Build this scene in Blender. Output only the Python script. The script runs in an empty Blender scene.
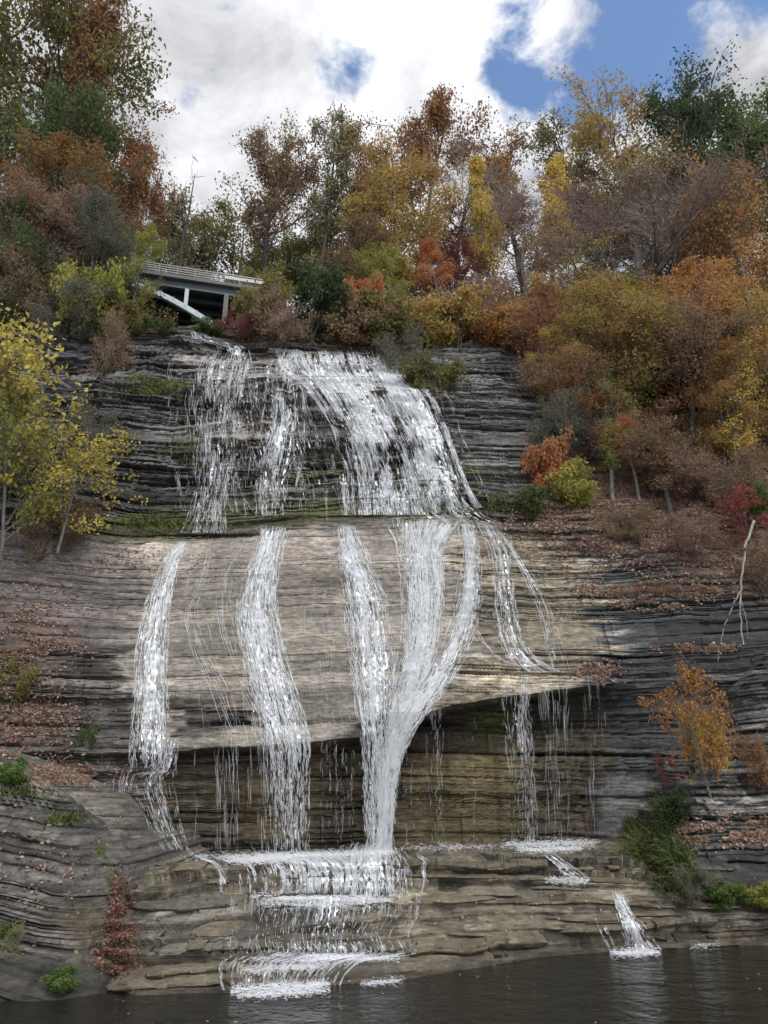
import bpy, math, numpy as np
from math import radians
RS = np.random.RandomState
scn = bpy.context.scene
COL = scn.collection

# ------------------------------------------------------------------ camera
H0, PITCH, FPX = 7.0, radians(20), 740.0
CP, SP = math.cos(PITCH), math.sin(PITCH)
cam_d = bpy.data.cameras.new('camera'); cam = bpy.data.objects.new('camera', cam_d); COL.objects.link(cam)
cam.location = (0, 0, H0); cam.rotation_euler = (radians(90) + PITCH, 0, 0)
cam_d.sensor_fit = 'HORIZONTAL'; cam_d.sensor_width = 36; cam_d.lens = 36 * FPX / 768.0
cam_d.clip_end = 3000
scn.camera = cam

def at(u, v, Y):
    """point at distance Y in front of the viewing place, seen at picture position u, v"""
    x = (np.asarray(u, float) - 384) / FPX; y = -(np.asarray(v, float) - 512) / FPX
    ry = CP - y * SP; rz = SP + y * CP
    return x / ry * Y, np.asarray(Y, float) + 0 * x, H0 + rz / ry * Y
def proj(X, Y, Z):
    d = Y * CP + (Z - H0) * SP
    d = np.maximum(d, 0.5)
    up = (Z - H0) * CP - Y * SP
    return 384 + FPX * X / d, 512 - FPX * up / d, d

# ------------------------------------------------------------------ noise
def _h(ix, iy, seed):
    n = (ix.astype(np.int64) * 374761393 + iy.astype(np.int64) * 668265263 + seed * 1442695041) & 0xffffffff
    n = ((n ^ (n >> 13)) * 1274126177) & 0xffffffff
    n = ((n ^ (n >> 16)) * 2246822519) & 0xffffffff
    return ((n ^ (n >> 15)) & 0xffffff) / float(0xffffff)
def vn(x, y, seed=0):
    x, y = np.broadcast_arrays(x, y)
    ix = np.floor(x); iy = np.floor(y); fx = x - ix; fy = y - iy
    fx = fx * fx * (3 - 2 * fx); fy = fy * fy * (3 - 2 * fy)
    a = _h(ix, iy, seed); b = _h(ix + 1, iy, seed); c = _h(ix, iy + 1, seed); d = _h(ix + 1, iy + 1, seed)
    return (a * (1 - fx) + b * fx) * (1 - fy) + (c * (1 - fx) + d * fx) * fy
def fbm(x, y, seed=0, o=4):
    s = 0; a = .5; t = 0
    for k in range(o):
        s = s + a * vn(x * 2 ** k + 7.3 * k, y * 2 ** k + 3.1 * k, seed + k); t += a; a *= .5
    return s / t
def sstep(a, b, x):
    t = np.clip((x - a) / (b - a), 0, 1); return t * t * (3 - 2 * t)

# ------------------------------------------------------------------ mesh helpers
def mesh_from(name, V, F, smooth=False):
    """V (n,3), F (m,k) constant-size faces"""
    V = np.ascontiguousarray(V, np.float32); F = np.ascontiguousarray(F, np.int32)
    me = bpy.data.meshes.new(name); m, k = F.shape
    me.vertices.add(len(V)); me.vertices.foreach_set('co', V.ravel())
    me.loops.add(m * k); me.loops.foreach_set('vertex_index', F.ravel())
    me.polygons.add(m); me.polygons.foreach_set('loop_start', np.arange(0, m * k, k, dtype=np.int32))
    me.polygons.foreach_set('loop_total', np.full(m, k, np.int32))
    me.update(calc_edges=True)
    me.polygons.foreach_set('use_smooth', np.full(m, bool(smooth)))
    return me
def fattr(me, name, val):
    a = me.attributes.new(name, 'FLOAT', 'POINT'); a.data.foreach_set('value', np.ascontiguousarray(val, np.float32).ravel())
def cattr(me, name, rgb):
    a = me.attributes.new(name, 'FLOAT_COLOR', 'POINT')
    c = np.ones((len(rgb), 4), np.float32); c[:, :3] = rgb; a.data.foreach_set('color', c.ravel())
def link(name, me, mat=None, parent=None, slotobj=False):
    o = bpy.data.objects.new(name, me); COL.objects.link(o)
    if parent is not None: o.parent = parent
    if mat is not None:
        if not me.materials: me.materials.append(mat)
        if slotobj:
            o.material_slots[0].link = 'OBJECT'; o.material_slots[0].material = mat
    return o
def tag(o, label=None, cat=None, group=None, kind=None):
    if label: o['label'] = label
    if cat: o['category'] = cat
    if group: o['group'] = group
    if kind: o['kind'] = kind
    return o
def empty(name, loc):
    o = bpy.data.objects.new(name, None); COL.objects.link(o); o.location = loc; o.empty_display_size = .5; return o
class MB:
    def __init__(s): s.v = []; s.f = []; s.n = 0
    def add(s, V, F):
        s.v.append(np.asarray(V, float)); s.f.append(np.asarray(F, int) + s.n); s.n += len(V)
    def box(s, c, size, ax=None):
        ax = np.eye(3) if ax is None else np.asarray(ax, float)
        sg = np.array([[x, y, z] for x in (-.5, .5) for y in (-.5, .5) for z in (-.5, .5)])
        V = np.asarray(c, float) + (sg * np.asarray(size, float)) @ ax
        s.add(V, [[0, 1, 3, 2], [4, 6, 7, 5], [0, 4, 5, 1], [2, 3, 7, 6], [0, 2, 6, 4], [1, 5, 7, 3]])
    def build(s, name, mat, parent=None, smooth=False):
        me = mesh_from(name, np.concatenate(s.v), np.concatenate(s.f), smooth)
        return link(name, me, mat, parent)
def tubes(P, R, k=4):
    """P (m,n,3) paths, R (m,n) radii -> verts, quads"""
    P = np.asarray(P, float); m, n, _ = P.shape
    T = np.gradient(P, axis=1); T /= np.linalg.norm(T, axis=2, keepdims=True) + 1e-9
    ref = np.where(np.abs(T[..., 2:3]) > .9, np.array([1., 0, 0]), np.array([0., 0, 1.]))
    A = np.cross(T, ref); A /= np.linalg.norm(A, axis=2, keepdims=True) + 1e-9
    B = np.cross(T, A)
    an = np.arange(k) * 2 * math.pi / k
    V = P[:, :, None, :] + R[:, :, None, None] * (np.cos(an)[None, None, :, None] * A[:, :, None, :] + np.sin(an)[None, None, :, None] * B[:, :, None, :])
    idx = np.arange(m * n * k).reshape(m, n, k)
    a = idx[:, :-1, :]; b = np.roll(a, -1, axis=2); c = idx[:, 1:, :]; d = np.roll(c, -1, axis=2)
    F = np.stack([a, b, d, c], -1).reshape(-1, 4)
    return V.reshape(-1, 3), F

# ------------------------------------------------------------------ materials
def newmat(name):
    m = bpy.data.materials.new(name); m.use_nodes = True; nt = m.node_tree; nt.nodes.clear()
    out = nt.nodes.new('ShaderNodeOutputMaterial'); return m, nt, out
def N(nt, t, **kw):
    n = nt.nodes.new(t)
    for k, v in kw.items():
        if k.startswith('i_'): n.inputs[k[2:].replace('_', ' ')].default_value = v
        else: setattr(n, k, v)
    return n
def rock_material():
    m, nt, out = newmat('rock'); L = nt.links.new
    bs = N(nt, 'ShaderNodeBsdfPrincipled'); L(bs.outputs[0], out.inputs[0])
    at_ = N(nt, 'ShaderNodeAttribute', attribute_name='col'); wet = N(nt, 'ShaderNodeAttribute', attribute_name='wet')
    ta = N(nt, 'ShaderNodeAttribute', attribute_name='fine')
    geo = N(nt, 'ShaderNodeNewGeometry')
    mp = N(nt, 'ShaderNodeMapping'); mp.inputs['Scale'].default_value = (.9, .9, 3.6); L(geo.outputs['Position'], mp.inputs[0])
    n1 = N(nt, 'ShaderNodeTexNoise', i_Scale=1.0, i_Detail=6.0, i_Roughness=.65); L(mp.outputs[0], n1.inputs['Vector'])
    mp2 = N(nt, 'ShaderNodeMapping'); mp2.inputs['Scale'].default_value = (1, 1, 1.5); L(geo.outputs['Position'], mp2.inputs[0])
    n2 = N(nt, 'ShaderNodeTexNoise', i_Scale=2.4, i_Detail=9.0, i_Roughness=.75); L(mp2.outputs[0], n2.inputs['Vector'])
    r1 = N(nt, 'ShaderNodeMapRange'); r1.inputs[1].default_value = .3; r1.inputs[2].default_value = .7; r1.inputs[3].default_value = .7; r1.inputs[4].default_value = 1.32; L(n1.outputs[0], r1.inputs[0])
    r2 = N(nt, 'ShaderNodeMapRange'); r2.inputs[1].default_value = .3; r2.inputs[2].default_value = .7; r2.inputs[3].default_value = .5; r2.inputs[4].default_value = 1.5; L(n2.outputs[0], r2.inputs[0])
    mu = N(nt, 'ShaderNodeMath', operation='MULTIPLY'); L(r1.outputs[0], mu.inputs[0]); L(r2.outputs[0], mu.inputs[1])
    mp3 = N(nt, 'ShaderNodeMapping'); mp3.inputs['Scale'].default_value = (2.0, 2.0, 3.6); L(geo.outputs['Position'], mp3.inputs[0])
    n3 = N(nt, 'ShaderNodeTexNoise', i_Scale=1.6, i_Detail=4.0, i_Roughness=.6); L(mp3.outputs[0], n3.inputs['Vector'])
    r3 = N(nt, 'ShaderNodeMapRange'); r3.inputs[1].default_value = .30; r3.inputs[2].default_value = .38; r3.inputs[3].default_value = .35; r3.inputs[4].default_value = 1.; L(n3.outputs[0], r3.inputs[0])
    mu3 = N(nt, 'ShaderNodeMath', operation='MULTIPLY'); L(mu.outputs[0], mu3.inputs[0]); L(r3.outputs[0], mu3.inputs[1]); mu = mu3
    vm = N(nt, 'ShaderNodeVectorMath', operation='SCALE'); L(at_.outputs['Color'], vm.inputs[0]); L(mu.outputs[0], vm.inputs['Scale'])
    L(vm.outputs[0], bs.inputs['Base Color'])
    rr = N(nt, 'ShaderNodeMapRange'); rr.inputs[3].default_value = .85; rr.inputs[4].default_value = .38; L(wet.outputs['Fac'], rr.inputs[0]); L(rr.outputs[0], bs.inputs['Roughness'])
    bs.inputs['Specular IOR Level'].default_value = .35
    ad = N(nt, 'ShaderNodeMath', operation='MULTIPLY_ADD'); L(n2.outputs[0], ad.inputs[0]); ad.inputs[1].default_value = .5; L(n1.outputs[0], ad.inputs[2])
    bp = N(nt, 'ShaderNodeBump', i_Strength=1.0, i_Distance=.3); L(ad.outputs[0], bp.inputs['Height']); L(bp.outputs[0], bs.inputs['Normal'])
    return m
def leaf_material(name, cols, rough=.6, trans=.45):
    m, nt, out = newmat(name); L = nt.links.new
    a = N(nt, 'ShaderNodeAttribute', attribute_name='tint')
    oi = N(nt, 'ShaderNodeObjectInfo')
    ma = N(nt, 'ShaderNodeMath', operation='MULTIPLY_ADD'); L(oi.outputs['Random'], ma.inputs[0]); ma.inputs[1].default_value = .16; L(a.outputs['Fac'], ma.inputs[2])
    sb = N(nt, 'ShaderNodeMath', operation='SUBTRACT'); L(ma.outputs[0], sb.inputs[0]); sb.inputs[1].default_value = .08
    cr = N(nt, 'ShaderNodeValToRGB'); L(sb.outputs[0], cr.inputs[0])
    e = cr.color_ramp.elements
    e[0].position = 0; e[0].color = (*cols[0], 1); e[1].position = 1; e[1].color = (*cols[-1], 1)
    for i, c in enumerate(cols[1:-1]):
        x = e.new((i + 1) / (len(cols) - 1)); x.color = (*c, 1)
    df = N(nt, 'ShaderNodeBsdfDiffuse'); tr = N(nt, 'ShaderNodeBsdfTranslucent'); mx = N(nt, 'ShaderNodeMixShader'); mx.inputs[0].default_value = trans
    L(cr.outputs[0], df.inputs[0]); L(cr.outputs[0], tr.inputs[0]); L(df.outputs[0], mx.inputs[1]); L(tr.outputs[0], mx.inputs[2]); L(mx.outputs[0], out.inputs[0])
    return m
def bark_material(name, c1, c2):
    m, nt, out = newmat(name); L = nt.links.new
    bs = N(nt, 'ShaderNodeBsdfPrincipled', i_Roughness=.9); L(bs.outputs[0], out.inputs[0])
    tc = N(nt, 'ShaderNodeTexCoord'); mp = N(nt, 'ShaderNodeMapping'); mp.inputs['Scale'].default_value = (6, 6, 1.2); L(tc.outputs['Object'], mp.inputs[0])
    n = N(nt, 'ShaderNodeTexNoise', i_Scale=1.5, i_Detail=5.0); L(mp.outputs[0], n.inputs['Vector'])
    cr = N(nt, 'ShaderNodeValToRGB'); cr.color_ramp.elements[0].color = (*c1, 1); cr.color_ramp.elements[1].color = (*c2, 1)
    cr.color_ramp.elements[0].position = .35; cr.color_ramp.elements[1].position = .65
    L(n.outputs[0], cr.inputs[0]); L(cr.outputs[0], bs.inputs['Base Color'])
    bp = N(nt, 'ShaderNodeBump', i_Strength=.5, i_Distance=.05); L(n.outputs[0], bp.inputs['Height']); L(bp.outputs[0], bs.inputs['Normal'])
    return m
def plain_material(name, c, rough=.6, metal=0., var=.25, scale=3.):
    m, nt, out = newmat(name); L = nt.links.new
    bs = N(nt, 'ShaderNodeBsdfPrincipled', i_Roughness=rough, i_Metallic=metal); L(bs.outputs[0], out.inputs[0])
    g = N(nt, 'ShaderNodeNewGeometry'); n = N(nt, 'ShaderNodeTexNoise', i_Scale=scale, i_Detail=6.0, i_Roughness=.7); L(g.outputs['Position'], n.inputs['Vector'])
    r = N(nt, 'ShaderNodeMapRange'); r.inputs[1].default_value = .3; r.inputs[2].default_value = .7; r.inputs[3].default_value = 1 - var; r.inputs[4].default_value = 1 + var; L(n.outputs[0], r.inputs[0])
    vm = N(nt, 'ShaderNodeVectorMath', operation='SCALE'); vm.inputs[0].default_value = c; L(r.outputs[0], vm.inputs['Scale']); L(vm.outputs[0], bs.inputs['Base Color'])
    return m
M_ROCK = rock_material()

# ------------------------------------------------------------------ lofted rock masses
def interp_node(node, X):
    xs = node[:, 0]
    return np.interp(X, xs, node[:, 1]), np.interp(X, xs, node[:, 2])
def curve(pts):
    a = np.array(pts, float); X, Y, Z = at(a[:, 0], a[:, 1], a[:, 2])
    return np.stack([X, Y, Z], 1)
def waterline(pts, z=0.):
    a = np.array(pts, float); y = -(a[:, 1] - 512) / FPX
    Y = (z - H0) * (CP - y * SP) / (SP + y * CP)
    X, _, _ = at(a[:, 0], a[:, 1], Y)
    return np.stack([X, Y, np.full(len(a), z)], 1)
def cap(node, side, reach=7., w=.5):
    if side == 'R': e = node[-1]; return np.vstack([node, [e[0] + w * .3, e[1] + reach * .25, e[2]], [e[0] + w, e[1] + reach, e[2]], [e[0] + w + .3, e[1] + 30, e[2]]])
    e = node[0]; return np.vstack([[e[0] - w - .3, e[1] + 30, e[2]], [e[0] - w, e[1] + reach, e[2]], [e[0] - w * .3, e[1] + reach * .25, e[2]], node])

def strata(X, Y, Z, seed, dip=0.0, scales=((1.5, 1., 9.), (.55, .55, 4.), (.21, .26, 2.))):
    """ledges of the layered rock: how far each layer stands out, and the layer's tone"""
    warp = (fbm(X / 14., Z / 30., seed + 3, 3) - .5) * 1.3 + (fbm(X / 2.4, Z / 3., seed + 5, 3) - .5) * .22
    z = Z + dip * X + warp
    z = z + (vn(z / 1.7, z * 0 + .5, seed + 400) - .5) * 1.5 + (vn(z / .6, z * 0 + .5, seed + 401) - .5) * .45
    out = np.zeros_like(X); tone = np.zeros_like(X)
    for k, (h, a, lx) in enumerate(scales):
        zz = z / h + 13.7 * k; i = np.floor(zz); f = zz - i
        base = _h(i, i * 0 + k, seed + 11)
        lat = vn(X / lx + base * 57, i * 1.0 + .5 + 0 * X, seed + 31 + k)
        blk = _h(i, np.floor(X / (lx * .45) + base * 31 + lat * 1.5), seed + 61)
        stand = (.38 * base + .34 * lat + .28 * blk) - .5
        # rounded lower edge of every layer
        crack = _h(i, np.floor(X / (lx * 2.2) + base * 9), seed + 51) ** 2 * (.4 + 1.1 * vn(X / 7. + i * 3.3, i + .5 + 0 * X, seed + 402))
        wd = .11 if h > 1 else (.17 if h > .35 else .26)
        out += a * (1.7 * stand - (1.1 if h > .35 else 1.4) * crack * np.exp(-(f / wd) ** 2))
        tone -= min(a, .6) * 1.1 * crack * np.exp(-(f / (wd * 1.5)) ** 2)      # shade of the cracks between beds, painted dark into the tone
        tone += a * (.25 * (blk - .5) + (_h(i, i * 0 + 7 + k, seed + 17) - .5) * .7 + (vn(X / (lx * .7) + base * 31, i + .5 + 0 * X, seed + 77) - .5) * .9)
    return out, tone

def soft_poly(u, v, poly, soft):
    P = np.array(poly, float); Q = np.roll(P, -1, axis=0)
    x0, y0 = P.min(0) - soft * 3; x1, y1 = P.max(0) + soft * 3
    res = np.zeros(u.shape); sel = (u > x0) & (u < x1) & (v > y0) & (v < y1)
    if not sel.any(): return res
    a = u[sel]; b = v[sel]; d = np.full(a.shape, 1e9); ins = np.zeros(a.shape, bool)
    for (ax, ay), (bx, by) in zip(P, Q):
        t = np.clip(((a - ax) * (bx - ax) + (b - ay) * (by - ay)) / ((bx - ax) ** 2 + (by - ay) ** 2 + 1e-9), 0, 1)
        d = np.minimum(d, np.hypot(a - ax - t * (bx - ax), b - ay - t * (by - ay)))
        c = (ay > b) != (by > b)
        with np.errstate(divide='ignore', invalid='ignore'):
            ins ^= c & (a < (bx - ax) * (b - ay) / (by - ay + 1e-12) + ax)
    sd = np.where(ins, d, -d)
    res[sel] = sstep(-soft, soft, sd); return res

# regions of differing rock: outline, softness, colour, standing-out factor, strata contrast, wetness
BASE = np.array([.085, .083, .082])
ZONES = [
 # hill soil
 ([(-400,-400),(1200,-400),(1200,360),(620,350),(520,340),(430,340),(380,352),(290,345),(230,338),(150,328),(60,335),(-400,320)], 8, (.10,.075,.05), .5, .15, 0),
 ([(600,350),(1300,350),(1300,640),(768,606),(700,578),(640,552),(600,535),(520,520),(520,480),(560,470),(590,420)], 14, (.14,.10,.075), .45, .2, 0),
 # upper left cliff
 ([(-300,330),(190,332),(200,360),(195,520),(100,540),(-300,540)], 10, (.08,.077,.076), 1., .95, .2),
 ([(400,345),(600,345),(600,470),(520,500),(470,490)], 10, (.095,.092,.088), .75, 1., .1),
 # upper tier of the falls
 ([(190,345),(385,352),(425,400),(465,510),(400,520),(200,530)], 8, (.115,.105,.09), 1.4, .95, .7),
 ([(180,356),(300,366),(385,372),(410,395),(330,392),(180,372)], 4, (.26,.24,.225), .6, .8, .5),
 ([(110,515),(200,500),(330,500),(450,505),(450,520),(250,530),(100,545),(60,545)], 7, (.10,.10,.05), .5, .5, .6),
 # smooth slab
 ([(175,541),(260,528),(460,517),(530,535),(560,600),(600,684),(450,705),(310,742),(160,752),(118,700),(60,640),(30,560),(130,546)], 7, (.33,.295,.25), .17, .46, .35),
 ([(-300,545),(130,545),(130,610),(110,640),(-300,640)], 14, (.20,.175,.165), .3, .55, .2),
 ([(470,525),(540,535),(600,560),(610,640),(600,685),(450,708),(470,640)], 9, (.33,.285,.21), .45, .8, .35),
 ([(598,560),(650,600),(660,680),(600,668)], 12, (.20,.20,.20), .5, .7, .3),
 ([(306,528),(325,528),(322,655),(308,655)], 6, (.36,.30,.235), .17, .5, .3),
 ([(328,528),(343,528),(350,640),(336,640)], 6, (.24,.225,.215), .17, .5, .5),
 ([(225,620),(258,640),(262,730),(235,725)], 8, (.36,.31,.235), .17, .5, .3),
 ([(180,700),(262,705),(262,725),(180,735)], 5, (.10,.09,.075), .5, .9, .6),
 # left layered wall under the slab level
 ([(-300,640),(110,640),(125,700),(165,752),(165,850),(-300,850)], 10, (.11,.10,.09), .7, .9, .4),
 # undercut wall
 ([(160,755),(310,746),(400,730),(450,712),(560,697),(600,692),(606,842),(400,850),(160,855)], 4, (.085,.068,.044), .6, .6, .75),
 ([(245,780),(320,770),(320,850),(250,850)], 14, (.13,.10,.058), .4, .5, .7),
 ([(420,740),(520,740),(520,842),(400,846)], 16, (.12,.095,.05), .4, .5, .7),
 # dark wall to the right
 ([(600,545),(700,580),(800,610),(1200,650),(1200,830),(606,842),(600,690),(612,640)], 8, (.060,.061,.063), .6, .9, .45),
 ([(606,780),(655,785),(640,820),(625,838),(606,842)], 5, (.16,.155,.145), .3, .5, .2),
 # shelf in front
 ([(110,850),(230,852),(400,846),(610,838),(1200,838),(1200,1100),(-300,1100),(100,960)], 5, (.14,.122,.090), .5, 1.15, .5),
 ([(405,890),(520,880),(560,900),(500,950),(410,955)], 14, (.21,.18,.13), .4, .7, .4),
 ([(130,905),(260,900),(260,940),(130,945)], 12, (.22,.205,.175), .35, .7, .2),
 ([(110,955),(240,950),(460,965),(460,990),(110,1010)], 6, (.20,.17,.12), .4, .6, .7),
 ([(-300,976),(240,972),(460,962),(620,936),(1200,930),(1200,1200),(-300,1200)], 4, (.085,.07,.05), .4, .6, .9),
]
MOSS = [(150,388,45,14,.85),(170,455,26,28,.45),(225,415,12,40,.4),(330,455,50,10,.5),(330,470,60,8,.55),(150,520,60,9,.9),(300,510,70,8,.6),(420,515,40,5,.5),(455,470,14,26,.7),(480,500,30,14,.5),
        (490,722,22,13,1.2),(478,700,8,8,.6),(470,770,26,50,.3),(113,850,6,14,.9),(113,880,5,10,.9),(60,825,40,10,.5),(30,800,30,12,.5),(88,755,10,22,.5),(505,850,20,5,.4),(640,845,30,16,.5),(300,780,30,30,.12),(10,650,15,25,.4)]
LITTER = [(700,500,90,45,.9),(610,500,40,30,.6),(655,590,45,7,.7),(720,550,50,20,.6),(30,640,50,40,.7),(20,720,55,35,.6),(60,770,55,12,.7),(120,930,13,32,1.),(650,650,25,4,.6),(650,600,30,5,.5),(600,672,16,10,.4),(745,830,25,10,.5),(690,835,15,10,.4)]

def rock_look(X, Y, Z, u, v, seed, zones=ZONES, base=BASE):
    c = np.tile(np.asarray(base, float), (u.size, 1)).reshape(u.shape + (3,)); amp = np.full(u.shape, .8); con = np.full(u.shape, 1.); wet = np.full(u.shape, .2)
    uu = u + (fbm(X / 1.6, Z / 1.2, seed + 200, 4) - .5) * 34; lay = np.floor(Z / .33 + (fbm(X / 5., Z / 9., seed + 220, 2) - .5) * 3)
    uu = uu + (_h(lay, lay * 0 + 3, seed + 230) - .5) * 46 * sstep(.5, 20., Z) + (fbm(X / 6., Z / 5., seed + 205, 3) - .5) * 40
    vv = v + (fbm(X / 2.5, Z / .8, seed + 210, 4) - .5) * 16
    for poly, soft, colr, a, ct, w in zones:
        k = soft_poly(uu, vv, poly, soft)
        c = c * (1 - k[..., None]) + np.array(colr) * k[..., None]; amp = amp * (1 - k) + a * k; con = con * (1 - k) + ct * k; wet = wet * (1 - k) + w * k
    return c, amp, con, wet, uu, vv

SURF = []   # (u, v, Y) samples of all rock for later ray lookups
def loft(name, nodes, xi0, xi1, ncol, seed, dip=0., zones=ZONES, base=BASE, wing=True, label='', cat='', rowpx=1.0, ampk=1., dark=1.0, moss=True, terr=False, scales=((1.5, 1., 9.), (.55, .55, 4.), (.21, .30, 2.))):
    xi = np.linspace(xi0, xi1, ncol)
    if wing: xi = np.concatenate([[-3., -1.4, -1.0], xi, [1.0, 1.4, 3.]])
    dk = [float(np.mean(n[:, 1] * CP + (n[:, 2] - H0) * SP)) for n in nodes]
    Xs, Ys, Zs = [], [], []
    for k in range(len(nodes) - 1):
        a, b = nodes[k], nodes[k + 1]
        X = np.linspace(-10, 10, 5)
        ya, za = interp_node(a, X); yb, zb = interp_node(b, X)
        L = np.hypot(yb - ya, zb - za).mean(); px = L / dk[k] * FPX
        n = int(np.clip(px / rowpx, 3, 260))
        if terr and 3 <= k <= 5: n = int(np.clip(px * 1.9, 20, 420)) if k < len(nodes) - 2 else 40
        t = np.arange(n) / n
        if k == len(nodes) - 2: t = np.append(t, 1.)
        xr = xi[None, :] * ((1 - t) * dk[k] + t * dk[k + 1])[:, None]
        ya, za = interp_node(a, xr); yb, zb = interp_node(b, xr); t = t[:, None]
        Xs.append(xr); Ys.append(ya * (1 - t) + yb * t); Zs.append(za * (1 - t) + zb * t)
    X = np.vstack(Xs); Y = np.vstack(Ys); Z = np.vstack(Zs)
    u, v, d = proj(X, Y, Z)
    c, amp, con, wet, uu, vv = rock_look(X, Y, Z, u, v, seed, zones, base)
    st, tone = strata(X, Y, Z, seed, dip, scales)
    lump = (fbm(X / 6., Z / 5., seed + 90, 4) - .5)
    # vertical joints breaking the ledges
    joint = sstep(.62, .8, vn(X / 1.1 + st * 2, Z / 4., seed + 95)) * .35
    Y0 = Y
    if terr:
        km = (1 - sstep(3.2, 4.2, Z)) * sstep(.15, .4, Z) * (1 - sstep(43.5, 46., Y))
        km0 = km.copy()
        zq = Z + (fbm(X / 11., Y / 4., seed + 300, 3) - .5) * .75 + (vn(Z / .8, Z * 0 + .5, seed + 303) - .5) * .8; km = km * (1 - .7 * sstep(.5, .8, Z) * (1 - sstep(1.9, 2.3, Z)) * sstep(.3, .55, vn(X / 9., Z / 2., seed + 304))) + (fbm(X / 1.5, Y / 3., seed + 301, 3) - .5) * .10; tt_ = 0
        for h, wgt in ((.52, .92), (.21, .8)):
            q = zq / h; i_ = np.floor(q); f_ = q - i_
            hh = sstep(.94, .985, f_); und = sstep(.955, .975, f_) * 1.; tt_ = tt_ + (_h(i_, np.floor(X / (h * 6) + i_ * .37), seed + 320) - .5) * (.5 if h > .5 else .35)
            Z = Z + km * wgt * h * (hh - f_ + .35 * (_h(i_, np.floor(X / 2.6 + i_ * .37), seed + 310) - .5)); Y = Y - km * und * (.20 if h > .5 else .05)
            zq = Z + (fbm(X / 4., Y / 2., seed + 305, 3) - .5) * .25; km = km * (1 - .9 * (f_ > .92))
        tone = tone * (1 - km0) + tt_ * km0 * 1.6
    hill = sstep(60, 66, Y) * sstep(44, 50, Z)
    near = np.clip(d / 55., .45, 1.2)
    if terr: st = st * (1 - .97 * (1 - sstep(3.2, 4.2, Z)) * (1 - sstep(43.5, 46., Y)))
    Y = Y - ampk * amp * near * (st * 1.0 + joint * (tone > 0) * .4) - lump * (1.2 * amp + .15) * ampk
    Z = Z + hill * (fbm(X / 7., Y / 7., seed + 60, 4) - .5) * 3.0 + (1 - hill) * (fbm(X / .9, Y / .9, seed + 61, 3) - .5) * .10
    fine = (fbm(X / .5, Z / .12, seed + 120, 3) - .5)
    if terr: fine = fine * (1 - km0) + (fbm(X / .8, Y0 / .3, seed + 121, 4) - .5) * km0
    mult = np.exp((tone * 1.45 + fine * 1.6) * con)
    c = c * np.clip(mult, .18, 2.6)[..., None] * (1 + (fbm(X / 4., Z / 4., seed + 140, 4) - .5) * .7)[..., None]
    if moss:
        nz = fbm(X / .9, Z / .5, seed + 150, 4)
        for mu_, mv, ru, rv, s in MOSS:
            k = np.exp(-((uu - mu_) / ru) ** 2 - ((vv - mv) / rv) ** 2) * s
            k = sstep(.28, .62, k * (.4 + nz * 1.2))
            mc = np.array([.085, .105, .022]) * (0.5 + nz[..., None])
            c = c * (1 - k[..., None] * .85) + mc * k[..., None] * .85
        nz = fbm(X / .7, Z / .35, seed + 160, 4)
        for mu_, mv, ru, rv, s in LITTER:
            k = np.exp(-((uu - mu_) / ru) ** 2 - ((vv - mv) / rv) ** 2) * s
            k = sstep(.3, .7, k * (.35 + nz * 1.3))
            c = c * (1 - k[..., None] * .8) + np.array([.17, .115, .085]) * k[..., None] * .8
    # long vertical seepage stains on the walls
    stain = sstep(.5, .75, fbm(X / .55, Z / 12., seed + 170, 3)) * sstep(.3, .8, wet)
    c = c * (1 - .35 * stain)[..., None] * dark * .80
    r, k = X.shape; idx = np.arange(r * k).reshape(r, k)
    F = np.stack([idx[:-1, :-1], idx[:-1, 1:], idx[1:, 1:], idx[1:, :-1]], -1).reshape(-1, 4)
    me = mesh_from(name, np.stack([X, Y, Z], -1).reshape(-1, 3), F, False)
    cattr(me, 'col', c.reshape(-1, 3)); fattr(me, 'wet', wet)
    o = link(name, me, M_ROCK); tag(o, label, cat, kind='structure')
    u, v, d = proj(X, Y, Z); SURF.append((u.ravel(), v.ravel(), Y.ravel()))
    return X, Y, Z

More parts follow.
